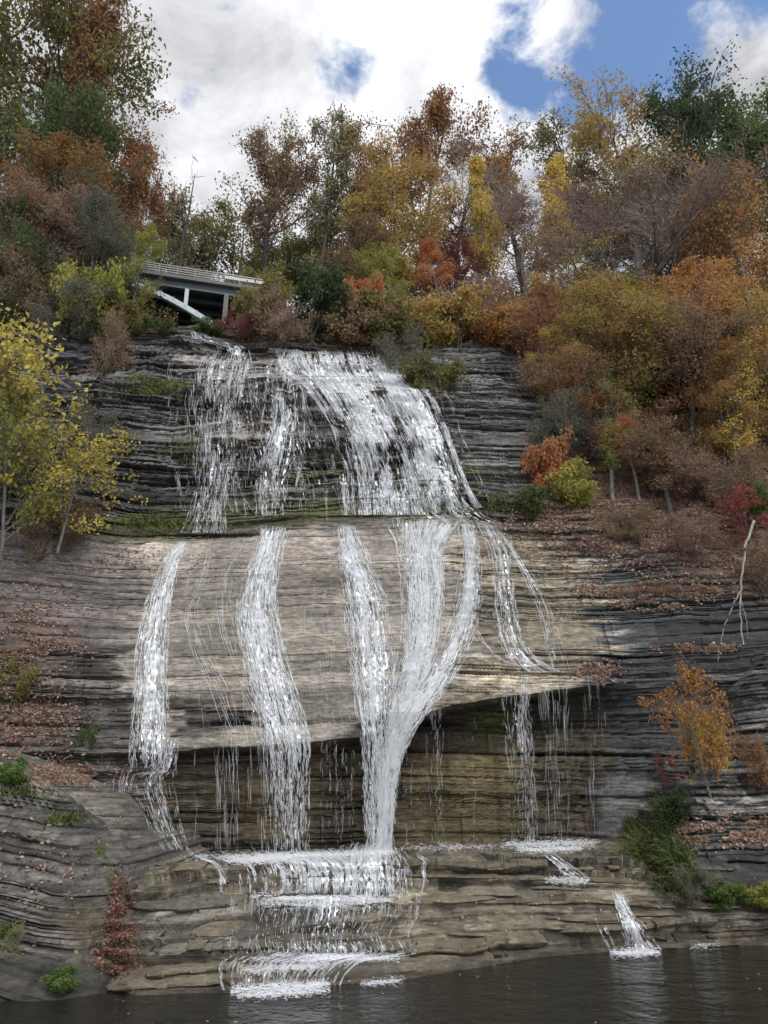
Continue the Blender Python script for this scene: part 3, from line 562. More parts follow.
STREAMS = [
 # slab streams, left to right
 ([(184,541,8,.7),(172,560,15,1),(160,600,27,1),(151,650,34,1),(152,690,36,1),(150,735,40,.9),(150,768,44,.75)], 34, 'broad white stream down the left of the grey slab', 46, 1.0, .55),
 ([(172,738,14,.9),(164,770,22,.9),(150,775,40,.9),(157,800,34,.9),(166,830,30,.8),(176,850,22,.6)], 22, 'splashing white water breaking over ledges below the leftmost slab stream', 34, .9, .35),
 ([(133,765,22,.9),(125,775,22,.7),(124,792,20,.4)], 12, 'small white side trickle spilling over the ledge beside the tan slab', 18, .7, .2),
 ([(213,541,5,.7),(204,575,8,.8),(188,610,12,.9),(197,650,18,.8),(218,690,22,.7),(232,730,26,.7),(234,770,28,.6),(234,800,26,.4),(234,B,24,.2)], 8, 'thin curving trickle left of the middle slab stream', 16, .6, .1),
 ([(245,541,5,.5),(224,580,5,.6),(222,620,8,.6),(236,670,14,.6),(262,710,22,.6),(262,745,26,.6),(262,800,24,.45),(262,B,20,.3)], 7, 'faint thread of water bending right to join the middle slab stream', 14, .6, .1),
 ([(276,526,24,1),(266,560,26,1),(256,600,34,1),(262,650,40,1),(277,700,42,1),(288,745,42,.95),(289,765,36,.5),(290,B,34,.28)], 40, 'wide white stream running down the middle left of the slab', 60, 1.1, .6),
 ([(253,575,4,.7),(240,605,8,1),(240,630,8,1),(252,680,12,.9),(263,745,14,.8),(266,790,12,.4),(266,B,10,.25)], 10, 'narrow strand bowing out beside the wide middle left stream', 12, .7, .2),
 ([(346,524,14,1),(354,560,26,1),(366,600,38,1),(371,650,42,1),(375,700,36,1),(376,738,28,.8),(374,765,22,.4),(374,B,18,.25)], 44, 'broad white stream straight down the centre of the slab', 54, 1.1, .62),
 ([(425,518,66,.9),(420,545,46,1),(424,600,40,1),(421,640,38,1),(412,680,35,1),(400,715,32,1),(390,750,25,1),(386,790,19,1),(383,B,18,.95)], 62, 'heaviest white stream falling from slab to shelf right of centre', 90, 1.0, .42),
 ([(466,522,14,.9),(471,560,18,1),(468,600,24,1),(457,640,27,1),(440,675,28,1),(418,705,28,1),(402,732,22,1),(391,770,12,1)], 40, 'white stream curving left across the slab into the heaviest stream', 54, 1.0, .42),
 ([(484,524,12,.7),(500,550,18,.9),(503,585,20,.9),(508,625,24,.9),(516,650,26,.8),(530,666,34,.8),(540,672,46,.7)], 26, 'white stream down the right of the slab ending on the broken ledge', 32, .9, .4),
 ([(498,526,10,.7),(515,552,10,.9),(530,580,12,.9),(545,610,16,.7),(552,645,22,.4),(560,672,24,.3)], 12, 'thin slanting stream on the far right edge of the slab', 16, .8, .25),
 ([(474,624,3,.8),(484,645,6,.9),(498,658,7,1),(520,668,8,.8)], 9, 'small diagonal trickle crossing the slab under the right hand streams', 8, .6, .2),
 ([(520,673,26,.9),(518,690,28,.9),(522,730,30,.7),(526,780,30,.45),(528,842,30,.25)], 24, 'bead like curtain dropping in front of the mossy undercut wall', 34, .7, .2),
 ([(548,674,36,.7),(552,700,36,.5),(556,760,30,.3),(560,842,26,.12)], 9, 'sparse drops falling right of the bead like curtain', 14, .7, .1),
 ([(590,672,14,.5),(594,700,16,.6),(596,760,14,.3),(598,836,12,.15)], 6, 'faintest veil of drops at the right end of the overhang', 9, .6, .1),
 ([(440,702,84,.8),(440,740,84,.8),(440,790,84,.7),(440,846,84,.5)], 22, 'single threads dripping from the lip right of the heaviest stream', 12, .45, .0),
 ([(335,738,66,.8),(335,770,66,.8),(335,850,66,.6)], 22, 'single threads dripping from the lip between the two central streams', 12, .45, .0),
 ([(214,746,66,.8),(214,790,66,.7),(214,850,66,.5)], 14, 'single threads dripping from the lip left of the middle slab stream', 14, .45, .0),
 ([(232,545,70,.3),(226,600,76,.5),(240,660,84,.6),(252,735,84,.6)], 9, 'faint wet threads on the slab between its two left streams', 26, .42, .0),
 ([(318,535,50,.3),(322,600,50,.4),(326,670,50,.5),(334,735,50,.5)], 6, 'faint wet threads on the slab between its two middle streams', 16, .42, .0),
 ([(560,676,60,.5),(560,720,70,.5),(560,840,70,.3)], 9, 'thin drips right of the bead like curtain under the lip', 18, .42, .0),
 # upper tier
 ([(196,330,14,.9),(205,337,24,1),(222,343,28,1),(238,348,24,.9),(235,362,28,.8)], 20, 'white rapids entering below the bridge at the top of the falls', 30, 1.0, .5),
 ([(228,350,36,.9),(220,368,42,.8),(216,400,36,.75),(214,440,30,.7),(212,480,26,.7),(207,510,26,.8),(203,533,36,.6)], 22, 'lacy stream at the left of the upper tier below the rapids', 60, .8, .28),
 ([(196,368,10,.6),(190,400,12,.6),(194,430,12,.3),(196,470,10,.2)], 5, 'thin veil along the left edge of the upper tier', 10, .6, .05),
 ([(300,349,34,1),(290,368,34,1),(285,395,30,1),(283,430,34,1),(278,455,44,.8),(272,480,40,.5),(272,515,40,.4)], 26, 'bright narrow stream left of centre on the upper tier', 50, .9, .35),
 ([(334,350,92,1),(338,366,96,.75),(352,385,76,.9),(366,410,70,.8),(382,440,70,.65),(392,470,74,.6),(396,490,84,.6),(400,515,88,.6)], 60, 'widest bright white cascade spreading over the middle of the upper tier', 150, .9, .5),
 ([(372,357,24,1),(392,374,36,1),(412,398,36,1),(426,430,34,1),(436,460,36,.9),(444,490,40,.9),(452,508,46,.9)], 52, 'bright cascade along the curved right edge of the upper tier', 80, .9, .6),
 ([(440,500,60,.8),(450,515,70,.9),(470,525,70,.7)], 18, 'white water gathering on the bench beside the right upper cascade', 44, .9, .4),
 ([(252,368,120,.7),(248,400,120,.7),(246,440,120,.55),(246,480,120,.5),(246,512,120,.4)], 20, 'faint threads between the two left streams of the upper tier', 60, .5, .04),
 ([(330,470,100,.4),(330,500,110,.3),(330,520,120,.3)], 6, 'thin drips over the mossy ledge at the foot of the upper tier', 50, .5, .04),
 ([(300,350,190,.6),(300,366,210,.75),(306,400,226,.7),(318,440,236,.6),(330,480,246,.6),(336,512,250,.5)], 16, 'thin veil of water spread over the whole width of the upper tier', 190, .5, .22),
 # shelf
 ([(300,850,180,.5),(310,858,180,.7),(322,863,166,1),(322,880,160,1),(322,893,160,1)], 60, 'low white curtain over the first step of the shelf', 150, .9, .5),
 ([(372,842,46,.9),(370,858,60,1),(372,880,56,1),(372,896,60,1)], 40, 'foaming mound where the heaviest stream lands on the shelf', 70, 1.2, .6),
 ([(325,893,150,1),(325,903,150,.9),(322,920,150,.25),(316,940,140,.35),(320,946,150,.8),(325,953,150,.7),(290,962,110,.7),(280,975,100,.5),(280,990,90,.8)], 24, 'sheet of white water sliding down the shelf into the pool', 170, .9, .5),
 ([(546,853,14,.9),(560,864,14,1),(576,878,24,.9)], 14, 'small cascade stepping down the shelf right of centre', 22, 1.0, .4),
 ([(616,892,10,1),(628,918,16,1),(640,940,22,1),(646,952,30,.9)], 26, 'bright white chute running down the shelf into the pool at the right', 34, 1.0, .6),
 ([(596,912,8,.5),(604,930,12,.6),(612,950,14,.6)], 6, 'thin chute just left of the bright right hand chute', 12, .7, .15),
 ([(622,852,3,.8),(622,868,3,.5)], 3, 'tiny spout over the shelf step by the grass', 3, .8, .0),
 ([(196,894,16,.5),(196,904,18,.5)], 3, 'tiny spout over the shelf step at its left end', 10, .7, .0),
]
for i, (p, dn, lb, st_, th, fm) in enumerate(STREAMS):
    big = th >= 1.
    stream(p, dn, 100 + i, strands=st_, thick=(.15 * th, .40 * th), film=fm, label=lb, breakup=.75 if dn < 15 else .5, dash=(2.5, 12) if dn > 15 else (6, 30))

# foam lines lying on the treads and pool edge: short flecks spread sideways
def foam(rows, seed, label):
    r = RS(seed); PU, PV, TH = [], [], []
    for (u0, u1, v0, v1, n, th) in rows:
        n = int(n * 1.9)
        t = r.beta(1.5, 1.5, n); u = u0 + (u1 - u0) * t; v = v0 + (v1 - v0) * t + r.normal(0, 2.2, n) * (.4 + r.rand(n))
        L_ = r.uniform(1., 3.5, n); k = np.linspace(-.5, .5, 4)
        PU.append(u[:, None] + L_[:, None] * k); PV.append(v[:, None] + r.normal(0, .35, (n, 4))); TH.append(np.full(n, th) * r.uniform(.18, .5, n))
    U = np.vstack(PU); V = np.vstack(PV); T = np.concatenate(TH)
    Y = depth(U, V); Y = np.median(Y, axis=1)[:, None] + 0 * Y
    X, Y3, Z = at(U, V, Y - .06); below = Z < .03
    # on the pool the flecks lie at the surface
    y = -(V - 512) / FPX; Yw = (.015 - H0) * (CP - y * SP) / (SP + y * CP)
    Xw, _, _ = at(U, V, Yw); X = np.where(below, Xw, X); Y3 = np.where(below, Yw, Y3); Z = np.where(below, .015, Z)
    Vt, Ft = tubes(np.stack([X, Y3, Z], -1), T[:, None] * np.array([.3, 1, 1, .3]) * .5 * Y3 / FPX, 3)
    o = link('foam', mesh_from('foam', Vt, Ft, True), M_FALL); tag(o, label, 'foam', kind='stuff')
foam([(215,400,858,852,1500,.9),(225,310,861,857,700,1.1),(250,395,897,900,1500,1.0),(260,390,904,906,500,.8),(270,400,955,958,900,.9),(230,330,990,984,1300,1.1),(235,330,996,990,500,.9),
      (240,330,970,965,500,.8),(300,360,962,960,300,.8),(400,412,870,872,60,1.),(360,405,984,980,200,.7)], 7, 'white foam lying on the wet steps under the heaviest streams')
foam([(500,600,845,842,600,.8),(515,585,850,848,400,.9),(545,590,880,881,250,.8),(610,660,953,952,420,1.),(690,720,947,945,60,.6),(400,500,848,846,250,.6),(180,230,857,856,120,.7)], 8, 'white foam along the wall foot and below the right hand chute')
#@@PLANTS@@
# ------------------------------------------------------------------ plants
def unit(a): return a / (np.linalg.norm(a, axis=-1, keepdims=True) + 1e-9)
def grow(r, pos, dirs, lens, n, up, wander):
    m = len(pos); P = np.zeros((m, n, 3)); P[:, 0] = pos; d = unit(dirs)
    for k in range(1, n):
        d = unit(d + np.array([0, 0, up]) + r.normal(0, wander, (m, 3))); P[:, k] = P[:, k - 1] + d * (lens / (n - 1))[:, None]
    return P
def sub(r, P, nchild, t0, t1, spread, len_fn, n, up, wander):
    m, k, _ = P.shape; par = np.repeat(np.arange(m), nchild); M = len(par)
    t = r.uniform(t0, t1, M); f = t * (k - 1); i = np.clip(f.astype(int), 0, k - 2); f = (f - i)[:, None]
    p = P[par, i] * (1 - f) + P[par, i + 1] * f; tan = unit(P[par, i + 1] - P[par, i])
    rnd = unit(r.normal(0, 1, (M, 3))); side = unit(rnd - (rnd * tan).sum(1, keepdims=True) * tan)
    d = tan * math.cos(spread) + side * math.sin(spread)
    return grow(r, p, d, len_fn(t, par, M), n, up, wander), par, t
class Plant: pass
def make_tree(seed, H=10., lean=.05, nl=16, clear=.25, R=3., prof='round', upl=.12, sub1=6, sub2=5, leaves=12, leaf=.11, leafspread=.22, droop=0., trunk_r=.16, twig=True, multi=1, twigk=1.):
    r = RS(seed)
    tp = []
    for q in range(multi):
        tp.append(grow(r, np.array([[0, 0, -.05 * H]]) + (r.normal(0, .12, 3) * [1, 1, 0] if multi > 1 else 0), np.array([[r.normal(0, lean + .25 * (multi > 1)), r.normal(0, lean + .25 * (multi > 1)), 1.]]), np.array([H * (1. if multi == 1 else r.uniform(.7, 1.))]), 9, .05, .07))
    T = np.concatenate(tp)
    def ll(t, par, M):
        s = (t - clear) / (1 - clear)
        if prof == 'round': k = np.sqrt(np.clip(1 - (1.6 * (s - .38)) ** 2, .08, 1))
        elif prof == 'cone': k = np.clip(1.05 - s, .1, 1)
        else: k = np.clip(.35 + .9 * s, .1, 1) * np.clip(1.6 - s, 0, 1)
        return R * k * r.uniform(.65, 1.15, M)
    L1, par, t = sub(r, T, nl // multi, clear, .97, radians(62) if prof != 'vase' else radians(38), ll, 6, upl - droop, .13)
    l1 = np.linalg.norm(L1[:, -1] - L1[:, 0], axis=1)
    L2, p2, t2 = sub(r, L1, sub1, .2, 1., radians(42), lambda t, p, M: l1[p] * .5 * r.uniform(.5, 1.1, M) * (1.15 - .5 * t), 5, .05 - droop, .16)
    l2 = np.linalg.norm(L2[:, -1] - L2[:, 0], axis=1)
    L3, p3, t3 = sub(r, L2, sub2, .15, 1., radians(40), lambda t, p, M: (l2[p] * .5 + .12) * r.uniform(.5, 1.2, M), 4, .03 - droop, .2)
    w = Plant(); V = []; F = []; n0 = 0
    rr = trunk_r * H / 10
    for P, ra, k in ((T, rr * np.linspace(1.15, .12, 9), 7), (L1, rr * .36 * twigk ** .3 * np.linspace(1, .3, 6), 5), (L2, rr * .15 * twigk * np.linspace(1, .35, 5), 3), (L3, rr * .07 * twigk * np.linspace(1, .4, 4), 3)):
        if P is L1:
            base = np.clip(1.2 - t, .3, 1)[:, None]; Rr = base * ra[None, :]
        else: Rr = np.tile(ra, (len(P), 1))
        v, f = tubes(P, Rr, k); V.append(v); F.append(f + n0); n0 += len(v)
        if P is L1: ntr = (sum(map(len, V)), sum(map(len, F)))
    w.wood = (np.concatenate(V), np.concatenate(F)); w.big = (w.wood[0][:ntr[0]], w.wood[1][:ntr[1]]); w.twigs = (np.concatenate(V[2:]), np.concatenate([F[2], F[3]]) - ntr[0])
    # leaves
    m = len(L3); M = m * leaves
    if M:
        pr = np.repeat(np.arange(m), leaves); f = r.rand(M) * 3; i = np.clip(f.astype(int), 0, 2); f = (f - i)[:, None]
        c = L3[pr, i] * (1 - f) + L3[pr, i + 1] * f + r.normal(0, leafspread, (M, 3)) * [1, 1, .7]
        a = unit(r.normal(0, 1, (M, 3)) + [0, 0, -.3]); nrm = unit(r.normal(0, 1, (M, 3)) + [0, 0, .9]); b = unit(np.cross(a, nrm)); s = leaf * r.uniform(.6, 1.35, (M, 1))
        nn = np.cross(b, a)
        Vl = np.stack([c - a * s * .7, c + b * s * .42 + nn * s * .12, c + a * s * .7, c - b * s * .42 + nn * s * .12], 1).reshape(-1, 3)
        Fl = np.arange(M * 4).reshape(M, 4)
        c1 = r.rand(len(L1)); c2 = r.rand(len(L2))
        tint = np.clip(.30 * c1[par_of(p2, p3, pr)] + .28 * c2[p3[pr]] + .42 * r.rand(M), 0, 1)
        w.leaf = (Vl, Fl, np.repeat(tint, 4))
    w.H = H; w.R = R; return w
def par_of(p2, p3, pr): return p2[p3[pr]]

BARK = bark_material('bark_grey', (.05, .043, .036), (.13, .115, .10)); BARK_D = bark_material('bark_dark', (.022, .018, .015), (.06, .05, .042))
BARK_P = bark_material('bark_pale', (.22, .20, .17), (.42, .38, .33)); TWIG_P = bark_material('twig_purple', (.16, .118, .10), (.29, .22, .195)); TWIG_G = bark_material('twig_grey', (.15, .13, .11), (.28, .245, .21))
PAL = {
 'olive': [(.05,.06,.022), (.10,.11,.03), (.17,.15,.04), (.22,.16,.05)],
 'green': [(.025,.045,.018), (.05,.08,.028), (.09,.12,.04), (.14,.15,.05)],
 'darkgreen': [(.015,.028,.014), (.03,.05,.022), (.05,.075,.03), (.08,.10,.045)],
 'grey': [(.05,.055,.04), (.085,.09,.06), (.12,.12,.085), (.15,.14,.10)],
 'rust': [(.09,.035,.02), (.17,.07,.03), (.24,.12,.045), (.20,.15,.06)],
 'redrust': [(.10,.025,.02), (.19,.05,.03), (.26,.08,.035), (.22,.12,.05)],
 'orange': [(.20,.09,.025), (.34,.15,.035), (.42,.21,.05), (.30,.20,.06)],
 'coral': [(.30,.08,.04), (.45,.13,.05), (.42,.20,.07), (.30,.22,.06)],
 'gold': [(.26,.17,.03), (.42,.28,.035), (.52,.36,.05), (.38,.30,.06)],
 'yellow': [(.30,.27,.03), (.45,.38,.04), (.58,.46,.06), (.30,.30,.05)],
 'yellowgreen': [(.12,.13,.025), (.22,.23,.035), (.34,.32,.05), (.42,.36,.07)],
 'oliveorange': [(.10,.10,.03), (.20,.16,.035), (.32,.19,.04), (.30,.24,.05)],
 'rust2': [(.14,.07,.025), (.24,.12,.035), (.31,.17,.045), (.22,.16,.05)],
 'brown': [(.07,.045,.03), (.13,.085,.05), (.19,.12,.065), (.16,.13,.07)],
 'purple': [(.085,.054,.044), (.15,.092,.07), (.20,.125,.09), (.18,.13,.08)],
 'maroon': [(.06,.015,.02), (.12,.025,.03), (.18,.05,.04), (.14,.07,.04)],
 'paleolive': [(.10,.11,.05), (.17,.17,.075), (.24,.23,.10), (.26,.22,.10)],
 'litter': [(.10,.065,.05), (.20,.125,.09), (.30,.20,.145), (.44,.31,.235)],
 'rustlitter': [(.09,.04,.03), (.18,.08,.055), (.28,.14,.10), (.40,.25,.19)],
 'grass': [(.05,.075,.02), (.10,.15,.035), (.17,.22,.06), (.27,.27,.12)],
 'sumac': [(.16,.02,.025), (.28,.04,.045), (.38,.09,.06), (.30,.12,.07)],
 'fern': [(.03,.06,.015), (.07,.13,.025), (.13,.20,.04), (.20,.26,.07)],
}
def soft(c, k=.85):
    g = .3 * c[0] + .59 * c[1] + .11 * c[2]; return tuple((g + (x - g) * k) * 1.0 for x in c)
KL = {'olive': 1.35, 'green': 1.35, 'grey': 1.35, 'brown': 1.45, 'purple': 1.6, 'rust': 1.35, 'darkgreen': 1.3, 'maroon': 1.2, 'oliveorange': 1.35, 'paleolive': 1.2, 'orange': 1.15, 'gold': 1.15, 'litter': 1.3}
MP = {k: leaf_material('leaves_' + k, [tuple(x * KL.get(k, 1.) for x in soft(c)) for c in v]) for k, v in PAL.items()}
KINDS = {
 'full':   [dict(seed=s, nl=30, R=3.4, sub1=7, sub2=5, leaves=16, leaf=.10, clear=.12) for s in (11, 12, 13)],
 'oak':    [dict(seed=s, nl=24, R=3.6, sub1=7, sub2=5, leaves=11, leaf=.105, clear=.3, upl=.16, leafspread=.2) for s in (21, 22)],
 'sparse': [dict(seed=s, nl=22, R=3.2, sub1=7, sub2=6, leaves=5, leaf=.10, clear=.3, upl=.2, prof='vase', leafspread=.14, twigk=1.2) for s in (31, 32)],
 'cone':   [dict(seed=s, nl=30, R=2.6, prof='cone', sub1=6, sub2=5, leaves=11, leaf=.115, clear=.15, upl=.12) for s in (41, 42)],
 'bare':   [dict(seed=s, nl=26, R=3.6, sub1=11, sub2=11, leaves=1, leaf=.055, clear=.18, upl=.25, prof='round', trunk_r=.13, leafspread=.12, twigk=.75) for s in (51, 52, 53)],
 'snag':   [dict(seed=s, nl=7, R=2.2, sub1=3, sub2=2, leaves=0, clear=.45, upl=.3, prof='vase', trunk_r=.09, twigk=1.5) for s in (61,)],
 'shrub':  [dict(seed=s, H=4, nl=18, R=2.2, sub1=6, sub2=4, leaves=12, leaf=.17, clear=.08, upl=.12, multi=3, trunk_r=.13, leafspread=.22) for s in (71, 72, 73)],
 'brush':  [dict(seed=s, H=4, nl=24, R=2.4, sub1=9, sub2=8, leaves=3, leaf=.10, clear=.05, upl=.15, multi=3, trunk_r=.10, leafspread=.18, twigk=1.4) for s in (81, 82)],
 'sapling':[dict(seed=s, H=10, nl=20, R=4.6, sub1=7, sub2=5, leaves=4, leaf=.21, clear=.08, upl=.08, trunk_r=.12, leafspread=.25, twigk=1.5) for s in (91, 92)],
}
CACHE = {}
def proto(kind, i):
    k = (kind, i % len(KINDS[kind]))
    if k not in CACHE:
        w = make_tree(**KINDS[kind][k[1]])
        if kind in ('bare', 'brush', 'snag'):
            a = mesh_from('trunk', *w.big, True); 
            V, F = w.twigs; ti = np.zeros(len(V)) + .5; nb = len(F)
            if hasattr(w, 'leaf') and len(w.leaf[0]):
                V2 = np.vstack([V, w.leaf[0]]); F2 = np.vstack([F, w.leaf[1] + len(V)]); ti = np.concatenate([ti, w.leaf[2]])
            else: V2, F2 = V, F
            b = mesh_from('crown', V2, F2); fattr(b, 'tint', ti); mi = np.zeros(len(F2), np.int32); mi[nb:] = 1
            b.materials.append(BARK); b.materials.append(MP['brown']); b.polygons.foreach_set('material_index', mi)
        else:
            a = mesh_from('trunk', *w.wood, True); b = mesh_from('crown', w.leaf[0], w.leaf[1]); fattr(b, 'tint', w.leaf[2]); b.materials.append(MP['brown'])
        a.materials.append(BARK)
        if 1:
            ref = w.leaf[0] if hasattr(w, 'leaf') and len(w.leaf[0]) and kind not in ('bare', 'brush', 'snag') else w.twigs[0]
            CACHE[k] = (a, b, float(np.percentile(ref[:, 2], 99)), float(np.percentile(np.hypot(ref[:, 0], ref[:, 1]), 88)))
    return CACHE[k]
rt = RS(77)
NAMES = {'full': 'maple_tree', 'oak': 'oak_tree', 'sparse': 'thin_leaved_tree', 'cone': 'poplar_tree', 'bare': 'bare_tree', 'snag': 'dead_tree', 'shrub': 'shrub', 'brush': 'twiggy_shrub', 'sapling': 'sapling'}
CATS = {'shrub': 'shrub', 'brush': 'shrub', 'sapling': 'sapling'}
GROUPS = {'shrub': 'leafy shrubs along the cliff rim and slopes', 'brush': 'twiggy shrubs along the cliff rim and slopes', 'sapling': 'saplings rooted in the rock'}
def place(kind, var, u, base, vtop, wpx, pal, label, bark=None, lean=(0, 0), twig=None, off=0.):
    """base: ('v', v) on the visible rock or slope, ('Y', Y) on the ground at that distance"""
    a, b, H, R = proto(kind, var)
    if base[0] == 'v':
        v = base[1]; Y = float(np.min(depth(u + np.array([0, -3, 3, 0, 0, 0]), v + np.array([0, -2, -2, -4, -8, 2])))) + .1 - off; X, _, Z = [float(q) for q in at(u, v, Y)]
    else:
        Y = base[1]; Z = 60.
        for _ in range(4):
            d = Y * CP + (Z - H0) * SP; X = (u - 384) / FPX * d; Z = ground_z(X, Y)
        Z -= .3
    _, _, Zt = at(u, vtop, Y); h = float(Zt) - Z; d = Y * CP + (Z + h * .5 - H0) * SP
    s = h / H; sx = (wpx / FPX * d) / (2 * R)
    root = empty(NAMES[kind], (X, Y, Z)); root.scale = (sx, sx, s); root.rotation_euler = (lean[1], lean[0], rt.uniform(0, 6.28) if lean == (0, 0) else 0)
    tag(root, label, CATS.get(kind, 'tree'), GROUPS.get(kind, 'trees above the falls'))
    to = bpy.data.objects.new('trunk', a); COL.objects.link(to); to.parent = root
    to.material_slots[0].link = 'OBJECT'; to.material_slots[0].material = bark or BARK
    co = bpy.data.objects.new('crown' if kind not in ('shrub', 'brush') else 'foliage', b); COL.objects.link(co); co.parent = root
    if len(b.materials) > 1:
        co.material_slots[0].link = 'OBJECT'; co.material_slots[0].material = twig or TWIG_P
        co.material_slots[1].link = 'OBJECT'; co.material_slots[1].material = MP[pal]
    else:
        co.material_slots[0].link = 'OBJECT'; co.material_slots[0].material = MP[pal]
    return root
Y_ = lambda y: ('Y', y)
V_ = lambda v: ('v', v)
TREES = [
 # left bank
 ('full',0,-70,Y_(74),-120,230,'olive','tall dark olive tree cut by the left edge of the picture'),
 ('full',1,8,Y_(74),-50,170,'olive','tallest olive green tree filling the top left corner'),
 ('oak',0,62,Y_(76),5,110,'rust','tall red brown tree with loose top leaning toward the open sky at upper left'),
 ('full',2,45,Y_(70),95,150,'green','broad green tree under the tallest olive tree at upper left'),
 ('oak',1,98,Y_(72),112,80,'rust','rust and olive tree whose loose right side stands against the grey cloud'),
 ('full',0,78,Y_(66),165,120,'rust2','glowing orange brown tree low in the left bank trees'),
 ('full',1,20,Y_(64),190,110,'purple','dusky purple brown tree between green bush and orange tree on left bank'),
 ('full',2,88,Y_(64),215,100,'grey','grey green tree below the orange tree on left bank'),
 ('full',0,122,V_(336),226,44,'yellowgreen','yellow green tree standing directly left of the bridge'),
 ('full',1,-12,Y_(60),205,70,'green','bright green tree at the left picture edge above the cliff'),
 ('oak',0,128,Y_(78),165,60,'rust','thin brown tree peeking out left of the dead bare tree'),
 ('snag',0,172,Y_(86),168,34,'brown','dead leafless tree sticking into grey sky left of the bridge'),
 # behind the bridge
 ('sparse',0,205,Y_(98),190,100,'paleolive','pale thin tree right behind the bridge railing'),
 ('full',1,222,Y_(104),215,110,'olive','low olive tree closing the gap behind the bridge'),
 ('full',2,180,Y_(106),222,90,'olive','small olive tree behind the left part of the bridge'),
 ('oak',0,252,Y_(84),126,104,'brown','tall brown leaved oak with see through crown right of the bridge'),
 ('sparse',1,314,Y_(84),130,74,'paleolive','slender nearly leafless tree with dark trunk right of the see through oak'),
 ('full',0,285,Y_(100),222,110,'olive','rounded olive tree behind the slender dark trunk'),
 ('full',1,335,Y_(96),205,84,'paleolive','pale green tree left of the big orange brown tree'),
 ('shrub',0,268,Y_(76),270,50,'olive','olive shrub crowding the right end of the bridge'),
 # centre
 ('full',2,358,Y_(90),140,86,'rust','rusty tree on the left shoulder of the big orange brown tree'),
 ('full',0,406,Y_(92),112,120,'rust','highest orange brown tree in the middle of the skyline'),
 ('full',1,402,Y_(80),160,104,'oliveorange','large olive gold tree in front of the highest orange brown tree'),
 ('full',2,388,Y_(74),250,66,'yellowgreen','bright yellow green tree low on the rim left of centre'),
 ('full',0,350,Y_(76),235,70,'brown','brown tree at the rim left of the bright yellow green tree'),
 ('cone',0,440,Y_(75),228,44,'coral','coral red young tree beside the yellow green tree'),
 ('full',2,462,Y_(77),240,50,'maroon','small maroon tree right of the coral red one'),
 ('sparse',0,478,Y_(92),128,96,'orange','orange brown open crowned tree right of the highest tree'),
 ('cone',1,494,Y_(82),172,44,'gold','narrow golden yellow tree in front of bare trunks'),
 ('sparse',1,526,Y_(94),126,90,'brown','thin brown tree between the two golden trees'),
 ('cone',0,556,Y_(84),146,66,'gold','pointed golden orange tree on the skyline right of centre'),
 ('bare',0,530,Y_(79),200,110,'purple','purple grey bare tree below the pointed golden tree'),
 ('bare',1,455,Y_(88),150,110,'brown','bare grey tree behind the coral red young tree'),
 # right bank
 ('sparse',0,606,Y_(92),112,90,'paleolive','open tree with pale leaves against the blue sky gap'),
 ('oak',1,640,Y_(90),92,104,'oliveorange','tall olive brown tree beneath the white cloud'),
 ('oak',0,694,Y_(88),84,124,'darkgreen','tallest dark green tree on the right skyline'),
 ('full',1,752,Y_(86),112,110,'green','dark green tree at the right end of the skyline'),
 ('full',2,830,Y_(84),90,170,'green','green tree cut by the right picture edge'),
 ('full',0,600,Y_(100),190,120,'grey','grey green tree filling behind the bare trees right of centre'),
 ('full',1,680,Y_(98),185,150,'grey','dull green tree filling behind the large bare tree'),
 ('bare',2,590,Y_(77),205,150,'purple','wide bare tree with purple twigs right of the golden trees'),
 ('bare',0,655,Y_(76),190,170,'brown','largest bare tree with many fine twigs on the right slope'),
 ('bare',1,715,Y_(75),205,140,'purple','bare tree standing in front of the dark green skyline trees'),
 ('oak',1,762,Y_(70),180,100,'orange','orange leaved tree at the right picture edge'),
 ('cone',1,636,Y_(74),262,66,'yellow','small bright yellow tree behind the largest bare tree trunk'),
 ('cone',0,672,Y_(72),300,50,'yellow','second yellow tree peeking low between bare trunks'),
 ('full',2,742,V_(430),262,100,'orange','orange and gold tree on the slope at right'),
 ('full',0,800,V_(470),280,130,'oliveorange','olive gold tree partly beyond the right edge'),
 ('oak',0,692,V_(462),318,120,'brown','brown tree with thick dark trunk on the right slope'),
 ('full',1,628,V_(430),292,110,'oliveorange','leaning olive gold tree on the mid slope'),
 ('oak',1,580,V_(380),272,90,'oliveorange','olive gold leaved tree at the rim above the right cliff'),
 ('oak',1,648,V_(435),300,90,'rust2','rust orange tree left of the thick dark trunk'),
 ('sparse',0,740,V_(500),340,90,'gold','thin gold leaved tree on the leafy slope at right'),
 ('sparse',1,612,V_(500),385,60,'yellowgreen','thin pale leaved tree rooted on the leafy slope above the rock'),
 ('snag',0,665,V_(490),395,40,'brown','thin leafless pole of a tree on the leafy slope'),
 ('oak',1,600,V_(470),352,80,'rust','rust orange tree spilling over the corner above the dark right wall'),
 ('full',1,560,V_(430),335,60,'oliveorange','gold brown tree leaning over the right cliff face'),
 ('sparse',1,672,V_(520),400,70,'rust','airy rust tree at the foot of the wooded slope'),
 ('full',0,722,V_(480),352,80,'rust2','dense orange brown tree on the slope by the gold leaved one'),
 ('oak',0,640,V_(500),420,60,'coral','low coral brown tree above the leaf covered bank'),
]
for (k, i, u, b, vt, wp, pal, lb) in TREES:
    place(k, i, u, b, vt, wp, pal, lb, bark=BARK_D if pal in ('rust', 'brown', 'green', 'paleolive', 'maroon') else (BARK_P if k == 'snag' else BARK), twig=TWIG_P if pal == 'purple' else TWIG_G)
